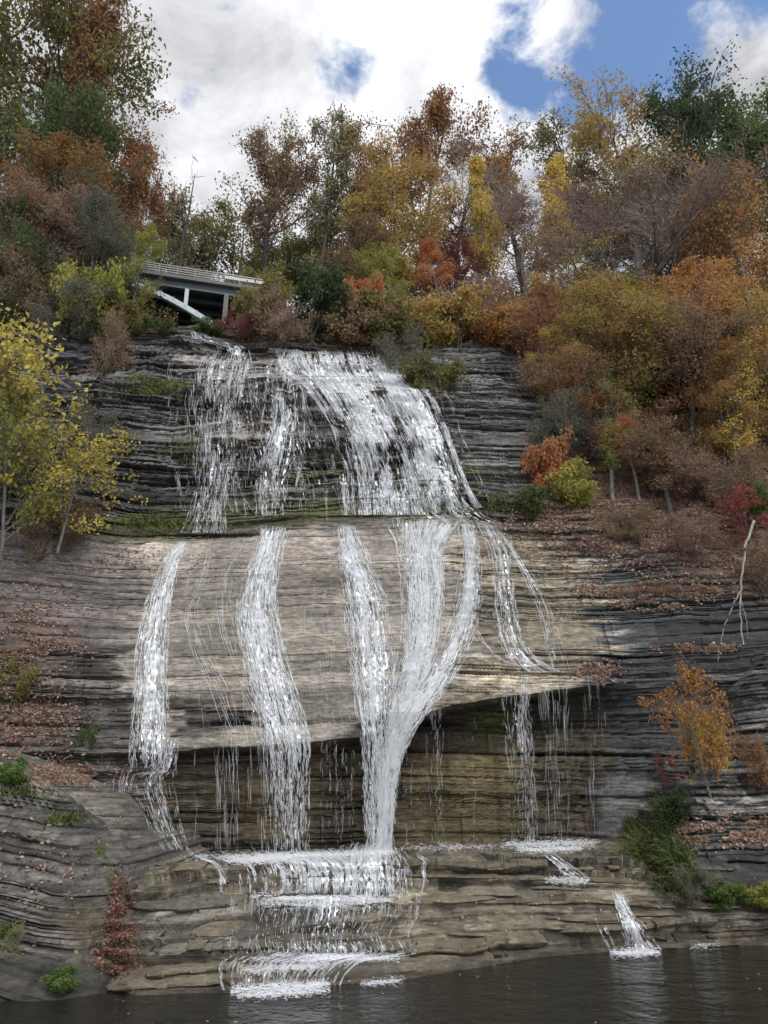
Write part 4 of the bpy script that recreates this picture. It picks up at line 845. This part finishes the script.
SHRUBS = [
 ('brush',0,12,330,262,90,'brown','brown twiggy thicket above the yellow sapling at the left edge'),
 ('shrub',0,60,335,268,80,'olive','olive shrub over the dark cliff at left'),
 ('brush',1,60,345,295,80,'grey','grey twigs hanging over the upper left cliff'),
 ('shrub',1,98,345,270,74,'yellowgreen','yellow olive shrub on the rim of the upper left cliff'),
 ('shrub',2,84,318,250,60,'grey','grey green shrub above the yellow olive one on the left rim'),
 ('brush',0,104,378,318,50,'brown','brown bush drooping down the upper left cliff'),
 ('shrub',0,124,338,308,40,'olive','small olive shrub at the foot of the yellow green tree'),
 ('shrub',1,160,338,322,36,'green','green shrub under the bridge arch'),
 ('shrub',2,207,335,321,34,'green','low green shrub at the arch foot beside the rapids'),
 ('brush',1,243,344,322,40,'maroon','dark red twigs at the foot of the bridge pier'),
 ('shrub',0,262,340,288,56,'olive','dark olive shrub right of the bridge pier'),
 ('brush',0,268,346,296,60,'purple','purple brown thicket over the falls crest'),
 ('shrub',1,312,342,276,66,'darkgreen','dark green shrub above the middle of the falls crest'),
 ('shrub',2,350,352,300,56,'brown','brown shrub at the crest left of the upper step'),
 ('shrub',0,384,350,296,60,'olive','olive shrub above the widest upper cascade'),
 ('shrub',1,372,326,280,50,'coral','small orange red shrub above the falls crest'),
 ('shrub',2,420,352,300,66,'oliveorange','olive orange shrub right of the crest'),
 ('brush',1,412,385,335,70,'grey','grey brush hanging beside the right upper cascade'),
 ('shrub',0,430,395,352,56,'olive','pale olive shrub hanging over the right cliff edge'),
 ('shrub',1,460,348,290,76,'oliveorange','rounded olive gold shrub on the rim above the right cliff'),
 ('shrub',2,505,352,310,60,'orange','low orange brown shrub on the rim above the right cliff'),
 ('brush',0,490,338,275,80,'purple','purple twiggy shrub behind the low orange brown one'),
 ('brush',1,545,375,300,90,'rust','large rusty twiggy shrub overhanging the right cliff'),
 ('shrub',0,548,350,285,60,'oliveorange','gold olive shrub at the base of the purple grey bare tree'),
 ('brush',0,575,410,350,90,'purple','purple thicket on the slope right of the cliff face'),
 ('brush',1,555,460,400,60,'grey','grey green brush in the corner below the right cliff'),
 ('shrub',1,552,500,438,58,'coral','coral orange shrub standing on the leafy slope'),
 ('shrub',2,570,512,462,52,'yellowgreen','yellow green shrub in front of the coral orange one'),
 ('shrub',0,526,520,486,40,'green','low green bush at the right end of the mossy bench'),
 ('shrub',1,632,430,365,80,'green','green bush in the middle of the right slope'),
 ('brush',0,610,470,410,70,'purple','purple brown brush below the green bush on the slope'),
 ('brush',1,655,495,440,80,'brown','brown brush on the leafy slope under the thick trunk'),
 ('shrub',2,690,420,362,80,'rust','rust brown bush beside the thick dark trunk'),
 ('shrub',0,740,420,372,70,'oliveorange','gold olive bush on the upper right slope'),
 ('brush',0,700,500,455,80,'purple','purple brush above the leaf covered slope at right'),
 ('shrub',1,722,478,440,40,'gold','small golden bush on the right slope'),
 ('brush',1,750,520,460,80,'brown','brown brush behind the red sumac'),
 ('brush',0,765,600,545,60,'brown','brown brush under the red sumac at the right edge'),
 ('brush',1,690,560,520,70,'purple','low purple brush at the lower edge of the leafy slope'),
 ('brush',0,640,545,505,60,'brown','low brown brush where the leafy slope meets dark rock'),
 ('shrub',2,60,997,968,34,'fern','fresh green fern like shrub at the pool edge below the left block'),
 ('shrub',0,676,822,790,34,'darkgreen','dark green shrub above the grass tuft by the right outcrop'),
 ('brush',1,666,806,752,26,'maroon','thin dark red seed stalks against the right wall'),
 ('shrub',1,728,918,884,50,'fern','light green shrub with yellow leaves low on the right outcrop'),
 ('shrub',2,765,912,882,44,'yellowgreen','yellowish shrub at the right edge low over the pool'),
 ('brush',0,758,790,735,44,'rust','red brown brush on the right outcrop'),
 ('brush',1,690,905,868,40,'grey','dry grey weeds below the grass tuft'),
 ('shrub',0,8,708,660,34,'olive','olive shrub on the leafy left slope'),
 ('shrub',1,85,765,725,24,'green','small green plant on the dark ledge left of the leftmost stream'),
 ('shrub',2,10,790,758,34,'fern','green tuft plant on the crest of the left block'),
 ('brush',0,10,962,925,24,'paleolive','dry hanging grass tuft on the left block'),
 ('brush',1,40,560,500,80,'brown','brown scrub on the ledge below the yellow sapling'),
 ('brush',0,10,500,420,80,'grey','grey scrub inside the yellow sapling'),
 ('brush',1,80,460,400,60,'grey','thin grey scrub on the dark cliff behind the sapling'),
]
for (k, i, u, v, vt, wp, pal, lb) in SHRUBS:
    place(k, i, u, V_(v), vt, wp, pal, lb, bark=BARK_D, twig={'purple': TWIG_P, 'maroon': TWIG_P, 'rust': TWIG_P}.get(pal, TWIG_G))
# saplings in front of the cliffs
place('sapling',0,-38,V_(530),318,160,'yellow','large sapling with yellow green leaves hanging at the left picture edge', off=5)
place('sapling',1,2,V_(550),380,100,'yellowgreen','green leaved sapling overlapping the large yellow one at left', off=4)
place('sapling',0,58,V_(548),430,104,'yellow','spreading low sapling reaching right across the dark cliff', off=3, bark=BARK)
place('sapling',1,710,V_(792),662,66,'orange','slender orange sapling growing beside the right outcrop', off=2)
place('shrub',1,702,V_(778),712,48,'gold','gold orange bush wrapped round the foot of the orange sapling', off=2)
place('sapling',0,752,V_(545),486,60,'sumac','red leaved sumac leaning out at the right edge', off=1.5)
place('shrub',2,762,V_(520),484,30,'fern','green tipped sumac top beside the red sumac', off=1.5)

def limb(name, pts, r0, r1, mat, label, cat, off):
    r = RS(5); P = []
    for (u, v, o) in pts: X, Y, Z = at(u, v, off + o); P.append([float(X), float(Y), float(Z)])
    P = np.array(P); t = np.linspace(0, 1, len(P)); tt = np.linspace(0, 1, 24)
    Q = np.stack([np.interp(tt, t, P[:, i]) for i in range(3)], 1) + r.normal(0, .025, (24, 3)); 
    return Q, np.linspace(r0, r1, 24)
BRANCH = bark_material('bark_weathered', (.13, .12, .105), (.26, .24, .21))
root = empty('dead_branch', tuple(float(q) for q in at(752, 525, 42.0)))
for nm, pts, r0, r1 in (('stem', [(754,522,0),(746,545,-.6),(741,580,-1.),(740,610,-1.1),(743,646,-1.2)], .08, .035), ('side_branch', [(740,592,-1.),(733,606,-1.),(724,626,-1.1),(717,662,-1.2)], .045, .02), ('side_branch', [(741,600,-1.),(746,618,-1.),(748,640,-1.)], .03, .012)):
    Q, R_ = limb(nm, pts, r0, r1, BARK_P, '', '', 42.0); Q = Q - np.array(root.location)
    v, f = tubes(Q[None], R_[None], 8); link(nm, mesh_from(nm, v, f, True), BRANCH, root)
tag(root, 'pale dead branch hanging over the dark rock at right with a forked lower end', 'branch')

# leaves on the ground, undergrowth, grass
def scatter(name, spots, n, size, pal, seed, label, kind='stuff', up=.7, lift=.04, hgt=0.):
    r = RS(seed); U, V = [], []
    for (mu_, mv, ru, rv, k) in spots:
        m = int(n * k); U.append(r.normal(mu_, ru * .6, m)); V.append(r.normal(mv, rv * .6, m))
    u = np.concatenate(U); v = np.concatenate(V); keep = fbm(u / 14., v / 6., seed, 3) > .42; u = u[keep]; v = v[keep]
    Y = depth(u, v) - lift; X, Y, Z = at(u, v, Y); c = np.stack([X, Y - r.rand(len(u)) * hgt * .5, Z + r.rand(len(u)) * hgt], 1); M = len(c)
    a = unit(r.normal(0, 1, (M, 3)) * [1, .8, .6]); nn = unit(r.normal(0, .45, (M, 3)) + [0, -.6, up]); b = unit(np.cross(a, nn)); s = size * r.uniform(.5, 1.3, (M, 1))
    Vl = np.stack([c - a * s * .6, c + b * s * .42, c + a * s * .6, c - b * s * .42 + nn * s * .15], 1).reshape(-1, 3)
    me = mesh_from(name, Vl, np.arange(M * 4).reshape(M, 4)); fattr(me, 'tint', np.repeat(r.rand(M), 4))
    tag(link(name, me, MP[pal]), label, 'leaves' if 'leav' in name else 'undergrowth', kind=kind)
scatter('fallen_leaves', LITTER[:4] + [(610,520,60,20,.6),(655,590,45,5,.25),(700,648,30,3,.15),(640,520,110,40,1.2),(600,672,16,8,.1),(745,830,25,12,.15),(690,835,15,12,.1),(650,605,26,4,.15)], 14000, .19, 'litter', 301, 'brown fallen leaves covering the slope and ledges at right')
scatter('fallen_leaves', [(25,640,45,40,.8),(20,720,50,35,.8),(60,775,50,8,.6),(100,560,90,14,.12),(40,860,60,60,.08)], 8000, .15, 'litter', 302, 'pinkish brown fallen leaves on the leafy left slope and block top')
scatter('fallen_leaves', [(121,925,9,36,1.),(116,958,16,10,.5)], 5200, .11, 'rustlitter', 303, 'heap of rust red fallen leaves in the cleft right of the left block', lift=.08, hgt=.12)
scatter('fallen_leaves', [(300,940,260,40,1.),(620,890,120,30,.5)], 260, .14, 'litter', 304, 'few scattered leaves on the rock shelf')
def hillfill(name, n, pal, seed, size, label, x0, x1, hgt):
    r = RS(seed); rr_ = r.randint(int(len(gX) * .0), len(gX) - 1, n * 12); cc_ = r.randint(4, gX.shape[1] - 4, n * 12)
    X = gX[rr_, cc_]; Y = gY[rr_, cc_]; Z = gZ[rr_, cc_]; u, v, d = proj(X, Y, Z)
    rim = np.interp(u, [-100, 0, 60, 190, 235, 290, 380, 430, 520, 600, 640, 768, 900], [325, 325, 335, 330, 336, 343, 350, 345, 345, 385, 470, 480, 480])
    k = (v < rim) & (Y < 95) & (u > x0) & (u < x1) & (fbm(X / 5., Y / 5. + Z / 5, seed, 3) > .42); k &= ~((u > 175) & (u < 240) & (v > 316)); i = np.where(k)[0][:n]
    M = len(i); c = np.stack([X[i], Y[i], Z[i]], 1); c[:, 2] += r.rand(M) ** 1.5 * hgt; c += r.normal(0, .3, (M, 3))
    a = unit(r.normal(0, 1, (M, 3))); nn = unit(r.normal(0, 1, (M, 3)) + [0, 0, .8]); b = unit(np.cross(a, nn)); s = size * r.uniform(.5, 1.3, (M, 1))
    Vl = np.stack([c - a * s * .7, c + b * s * .42, c + a * s * .7, c - b * s * .42], 1).reshape(-1, 3)
    me = mesh_from(name, Vl, np.arange(M * 4).reshape(M, 4)); fattr(me, 'tint', np.repeat(np.clip(.5 * r.rand(M) + .5 * fbm(c[:, 0] / 2., c[:, 2] / 2., seed + 3, 2), 0, 1), 4))
    tag(link(name, me, MP[pal]), label, 'undergrowth', kind='stuff')
hillfill('undergrowth', 26000, 'brown', 401, .30, 'brown undergrowth covering the ground between the trees', -200, 1000, 2.2)
hillfill('undergrowth', 14000, 'olive', 402, .28, 'olive undergrowth covering the ground between the trees', -200, 1000, 2.5)
hillfill('undergrowth', 12000, 'purple', 403, .26, 'purplish undergrowth on the right wooded slope', 430, 1000, 2.5)
def blades(name, spots, n, hgt, pal, seed, label):
    r = RS(seed); U, V = [], []
    for (mu_, mv, ru, rv, k) in spots: m = int(n * k); U.append(r.normal(mu_, ru * .55, m)); V.append(r.normal(mv, rv * .55, m))
    u = np.concatenate(U); v = np.concatenate(V); Y = depth(u, v); X, Y, Z = at(u, v, Y); m = len(u)
    P = np.zeros((m, 4, 3)); P[:, 0] = np.stack([X, Y, Z], 1); d = unit(r.normal(0, .45, (m, 3)) + [0, -.25, 1]); L_ = hgt * r.uniform(.4, 1.2, m)
    for k in range(1, 4): P[:, k] = P[:, k - 1] + d * (L_ / 3)[:, None]; d = unit(d + np.array([0, -.12, -.38]) + r.normal(0, .12, (m, 3)))
    v_, f = tubes(P, np.tile([.03, .026, .018, .004], (m, 1)), 3); me = mesh_from(name, v_, f, True); fattr(me, 'tint', np.repeat(r.rand(m), 12)); tag(link(name, me, MP[pal]), label, 'grass', kind='stuff')
r_ = RS(909); m_ = 420; c = np.stack([r_.uniform(-16, 16, m_), r_.uniform(16, 34, m_), np.full(m_, .012)], 1); wl = np.interp(c[:, 0], n1[:, 0], n1[:, 1]); c = c[(c[:, 1] < wl - .1) & ((wl - c[:, 1] < 2.2) | (r_.rand(m_) < .35))]
a_ = r_.uniform(0, 6.28, len(c)); e1 = np.stack([np.cos(a_), np.sin(a_), 0 * a_], 1) * .07; e2 = np.stack([-np.sin(a_), np.cos(a_), 0 * a_], 1) * .045
me = mesh_from('floating_leaves', np.stack([c - e1, c - e2, c + e1, c + e2 + [0, 0, .02]], 1).reshape(-1, 3), np.arange(len(c) * 4).reshape(-1, 4)); fattr(me, 'tint', np.repeat(r_.rand(len(c)), 4)); tag(link('floating_leaves', me, MP['litter']), 'pale fallen leaves floating on the pool near the shore', 'leaves', kind='stuff')
blades('grass', [(652,845,18,18,1.),(640,838,12,8,.6),(668,815,14,12,.5),(672,865,16,14,.4),(690,890,20,8,.2)], 2600, .9, 'grass', 501, 'long green grass tuft growing where shelf, wall and right outcrop meet')
blades('grass', [(20,795,30,4,.3),(65,822,20,5,.3),(8,935,8,6,.15)], 700, .5, 'grass', 502, 'short grass along the crack in the left block')
blades('grass', [(150,525,40,7,.4),(160,388,30,8,.3),(190,455,20,20,.2),(440,500,20,10,.15),(490,505,25,10,.3)], 1500, .55, 'grass', 503, 'short green growth on the mossy ledges of the upper cliff')

# ------------------------------------------------------------------ bridge
M_BLUE = plain_material('pale_blue_paint', (.27, .33, .36), .55, 0, .25); M_DECK = plain_material('weathered_concrete', (.09, .09, .088), .85, 0, .2); M_DARK = plain_material('dark_steel', (.035, .048, .055), .6, 0, .3); M_RAIL = plain_material('galvanised_rail', (.22, .225, .225), .7, .1, .15)
pA = np.array([-30.5, 66.6, 0]); pB = np.array([-13.6, 70.87, 0]); ex = unit(pB - pA); ey = np.array([-ex[1], ex[0], 0]); ez = np.array([0, 0, 1.]); AX = np.stack([ex, ey, ez])
LB = float(np.linalg.norm(pB - pA)); ZD = 59.6
def bpt(s, t, z): return pA + ex * s + ey * t + ez * z
bridge = empty('road_bridge', tuple(bpt(0, 0, ZD)))
tag(bridge, 'grey road bridge with pale blue arch and open railing above the falls', 'bridge')
off_ = np.array(bridge.location)
def bb(name, boxes, mat, parent=bridge, axes=AX):
    m = MB()
    for c, sz in boxes: m.box(c - off_, sz, axes)
    return m.build(name, mat, parent)
bb('deck', [(bpt(LB / 2 - 8, 4.6, ZD), (LB + 16, 9.4, .35)), (bpt(LB / 2 - 8, -.18, ZD + .05), (LB + 16, .30, .42))], M_DECK)
bb('girder', [(bpt(LB / 2 - 8, .35, ZD - .62), (LB + 16, .18, .85)), (bpt(LB / 2 - 8, .35, ZD - 1.06), (LB + 16, .42, .06))], M_DARK)
for k in range(3): bb('girder', [(bpt(LB / 2 - 8, 2.6 + 2.2 * k, ZD - .6), (LB + 16, .2, .8)), (bpt(LB / 2 - 8, 2.6 + 2.2 * k, ZD - 1.02), (LB + 16, .4, .06))], M_DARK)
for k in range(9): bb('cross_beam', [(bpt(1 + 2.2 * k, 4.4, ZD - .5), (.16, 8.2, .5))], M_DARK)
for side, t in ((0, -.15), (1, 9.1)):
    rl = empty('railing', (0, 0, 0)); rl.parent = bridge
    for k in range(13): bb('post', [(bpt(-6 + 1.95 * k, t, ZD + .85), (.12, .12, 1.1))], M_RAIL, rl)
    for k in range(4): bb('rail', [(bpt(LB / 2 - 7.2, t - .09, ZD + .5 + .29 * k), (LB + 14.4, .06, .11))], M_RAIL, rl)
bb('end_barrier', [(bpt(LB - 2.4, -.5, ZD + .75), (4.4, .12, .42)), (bpt(LB - 2.4, -.54, ZD + 1.10), (4.4, .2, .08))], plain_material('white_barrier', (.3, .31, .3), .6, 0, .2))
# arches: parabolic ribs with web stiffeners
def arch(t):
    s = np.linspace(-9, 12.2, 50); sc = (s - 1.5) / 10.7; z = ZD - 1.25 - 4.1 * np.clip(sc, 0, None) ** 1.65 - .25 * np.clip(-sc, 0, None) ** 2
    root = None; V = []; F = []
    w_, h_ = .45, .62
    for i in range(len(s)):
        j = min(max(i, 1), len(s) - 2); tg = unit(np.array([s[j + 1] - s[j - 1], z[j + 1] - z[j - 1]])); nx = np.array([-tg[1], tg[0]])
        for a, b in ((-1, -1), (1, -1), (1, 1), (-1, 1)):
            V.append(pA + ex * (s[i] + nx[0] * b * h_ / 2) + ey * (t + a * w_ / 2) + ez * (z[i] + nx[1] * b * h_ / 2) - off_)
    n = len(s); idx = np.arange(n * 4).reshape(n, 4)
    F = np.stack([idx[:-1], np.roll(idx[:-1], -1, 1), np.roll(idx[1:], -1, 1), idx[1:]], -1).reshape(-1, 4)
    root = link('arch', mesh_from('arch', np.array(V), F), M_BLUE, bridge)
    for i in range(2, n - 1, 3):
        tg = unit(np.array([s[min(i + 1, n - 1)] - s[i - 1], z[min(i + 1, n - 1)] - z[i - 1]]))
        axs = np.stack([ex * tg[0] + ez * tg[1], ey, -ex * tg[1] + ez * tg[0]])
        m = MB(); m.box(pA + ex * s[i] + ey * t + ez * z[i] - off_, (.09, w_ + .12, h_ + .1), axs); m.build('stiffener', M_BLUE, root)
    return lambda q: float(np.interp(q, s, z))
za_ = arch(.3); arch(8.3)
for t in (.3, 8.3):
    for sp in (8.9, 3.0):
        zt, zb = ZD - 1.1, za_(sp) + .3
        if zt - zb > .2: bb('column', [(bpt(sp, t, (zt + zb) / 2), (.42, .42, zt - zb))], M_BLUE)
    bb('pier', [(bpt(13.2, t, ZD - 4.2), (.5, .5, 6.4))], M_DECK)
bb('abutment', [(bpt(LB - 1.4, 5.2, ZD - 3.9), (3.0, 8.6, 6.0))], M_DECK)
#@@END@@
# ------------------------------------------------------------------ sky and sun
w = bpy.data.worlds.new('World'); scn.world = w; w.use_nodes = True; nt = w.node_tree; nt.nodes.clear(); L = nt.links.new
out = N(nt, 'ShaderNodeOutputWorld'); bg = N(nt, 'ShaderNodeBackground', i_Strength=.1); L(bg.outputs[0], out.inputs[0])
SUN_EL, SUN_AZ = radians(48), radians(150)
sky = N(nt, 'ShaderNodeTexSky', sky_type='NISHITA'); sky.sun_disc = False; sky.sun_elevation = SUN_EL; sky.sun_rotation = SUN_AZ; sky.air_density = 1.0; sky.ozone_density = 1.5
tc = N(nt, 'ShaderNodeTexCoord')
nrm = N(nt, 'ShaderNodeVectorMath', operation='NORMALIZE'); L(tc.outputs['Generated'], nrm.inputs[0])
sx = N(nt, 'ShaderNodeSeparateXYZ'); L(nrm.outputs[0], sx.inputs[0])
zz = N(nt, 'ShaderNodeMath', operation='MAXIMUM'); L(sx.outputs[2], zz.inputs[0]); zz.inputs[1].default_value = 0.0
za = N(nt, 'ShaderNodeMath', operation='ADD'); L(zz.outputs[0], za.inputs[0]); za.inputs[1].default_value = .35
iv = N(nt, 'ShaderNodeMath', operation='DIVIDE'); iv.inputs[0].default_value = 1; L(za.outputs[0], iv.inputs[1])
pl = N(nt, 'ShaderNodeVectorMath', operation='SCALE'); L(nrm.outputs[0], pl.inputs[0]); L(iv.outputs[0], pl.inputs['Scale'])
def wn(scale, detail, rough, off, dist=0.):
    mp = N(nt, 'ShaderNodeMapping'); mp.inputs['Location'].default_value = off; mp.inputs['Scale'].default_value = (1, 1, 1.35); L(nrm.outputs[0], mp.inputs[0])
    n = N(nt, 'ShaderNodeTexNoise', i_Scale=scale, i_Detail=detail, i_Roughness=rough, i_Distortion=dist); L(mp.outputs[0], n.inputs['Vector']); return n
def mth(op, a, b):
    n = N(nt, 'ShaderNodeMath', operation=op)
    for i, x in enumerate((a, b)):
        if hasattr(x, 'outputs'): L(x.outputs[0], n.inputs[i])
        else: n.inputs[i].default_value = x
    return n
def sdir(u, v):
    X, Y, Z = at(u, v, 1.0); d = np.array([float(X), 1.0, float(Z) - H0]); return d / np.linalg.norm(d)
cov = mth('ADD', mth('MULTIPLY', wn(9.5, 10., .62, (2.1, .7, .3), .15), 8.), -3.0)     # mostly cloud
def blob(u, v, r_in, r_out, amt):
    dp = N(nt, 'ShaderNodeVectorMath', operation='DOT_PRODUCT'); L(nrm.outputs[0], dp.inputs[0]); dp.inputs[1].default_value = tuple(sdir(u, v))
    mr = N(nt, 'ShaderNodeMapRange', interpolation_type='SMOOTHSTEP'); mr.inputs[1].default_value = math.cos(radians(r_out)); mr.inputs[2].default_value = math.cos(radians(r_in)); mr.inputs[4].default_value = amt
    L(dp.outputs['Value'], mr.inputs[0]); return mr
for a in [(690,-5,1,9,-1.6),(668,42,1,7.5,-1.2),(612,92,.5,5,-.7),(572,110,.5,4,-.45),(545,70,.5,5,-.5),(326,70,.1,4.2,-1.3),(366,88,.1,4.2,-1.1),(522,38,.1,4.5,-1.3),(230,5,.1,5,-.5),(508,90,.5,3,-.8),(700,100,2,7,1.0),(755,70,.5,5,.8),(765,20,.5,4,-.5),(590,30,.5,5,.6),(440,110,4,12,.8),(250,110,6,16,.8),
          (735,85,2,8,.7),(560,45,1,3.5,.35),(450,60,3,9,.4),(150,80,5,22,.6),(725,0,.5,2.5,.6)]:
    cov = mth('ADD', cov, blob(*a))
cf = N(nt, 'ShaderNodeMapRange', interpolation_type='SMOOTHSTEP'); cf.inputs[1].default_value = -.25; cf.inputs[2].default_value = 1.35; L(cov.outputs[0], cf.inputs[0])
# cloud brightness: grey on the left, brilliant in the middle
lum = mth('ADD', mth('MULTIPLY', wn(7., 8., .6, (5.3, 1.9, 2.), .3), 13.), -.1)
for a in [(330,40,4,20,1.2),(250,150,2,13,.6),(150,130,2,15,-1.3),(60,20,2,14,-.7),(590,130,2,10,-.4),(700,120,2,9,-.6),(430,20,2,12,.4)]:
    lum = mth('ADD', lum, blob(*a))
rear = N(nt, 'ShaderNodeMapRange', interpolation_type='SMOOTHSTEP'); rear.inputs[1].default_value = .1; rear.inputs[2].default_value = -.8; rear.inputs[4].default_value = 10.0; L(sx.outputs[1], rear.inputs[0])
lum = mth('ADD', lum, rear)   # unseen bright sky added behind the viewer to light the cliff
cc = N(nt, 'ShaderNodeVectorMath', operation='SCALE'); cc.inputs[0].default_value = (.985, .995, 1.03); L(lum.outputs[0], cc.inputs['Scale'])
skb = N(nt, 'ShaderNodeVectorMath', operation='MULTIPLY'); L(sky.outputs[0], skb.inputs[0]); skb.inputs[1].default_value = (1.7, 1.8, 1.9)
mix = N(nt, 'ShaderNodeMix', data_type='RGBA'); L(cf.outputs[0], mix.inputs[0]); L(skb.outputs[0], mix.inputs[6]); L(cc.outputs[0], mix.inputs[7])
L(mix.outputs[2], bg.inputs[0])
sd = bpy.data.lights.new('sun', 'SUN'); sd.energy = 2.0; sd.angle = radians(12); sd.color = (1, .96, .9)
so = bpy.data.objects.new('sun', sd); COL.objects.link(so)
# nishita rotation: azimuth measured from +Y towards +X
dx, dy, dz = math.sin(SUN_AZ) * math.cos(SUN_EL), math.cos(SUN_AZ) * math.cos(SUN_EL), math.sin(SUN_EL)
from mathutils import Vector
so.rotation_euler = Vector((dx, dy, dz)).to_track_quat('Z', 'Y').to_euler(); so.location = (0, 0, 150)
scn.view_settings.view_transform = 'Standard'; scn.view_settings.look = 'None'; scn.view_settings.gamma = 1; scn.view_settings.exposure = 0.36
scn.view_settings.use_curve_mapping = False
scn.cycles.max_bounces = 5; scn.cycles.diffuse_bounces = 3; scn.cycles.transparent_max_bounces = 16; scn.cycles.use_denoising = True
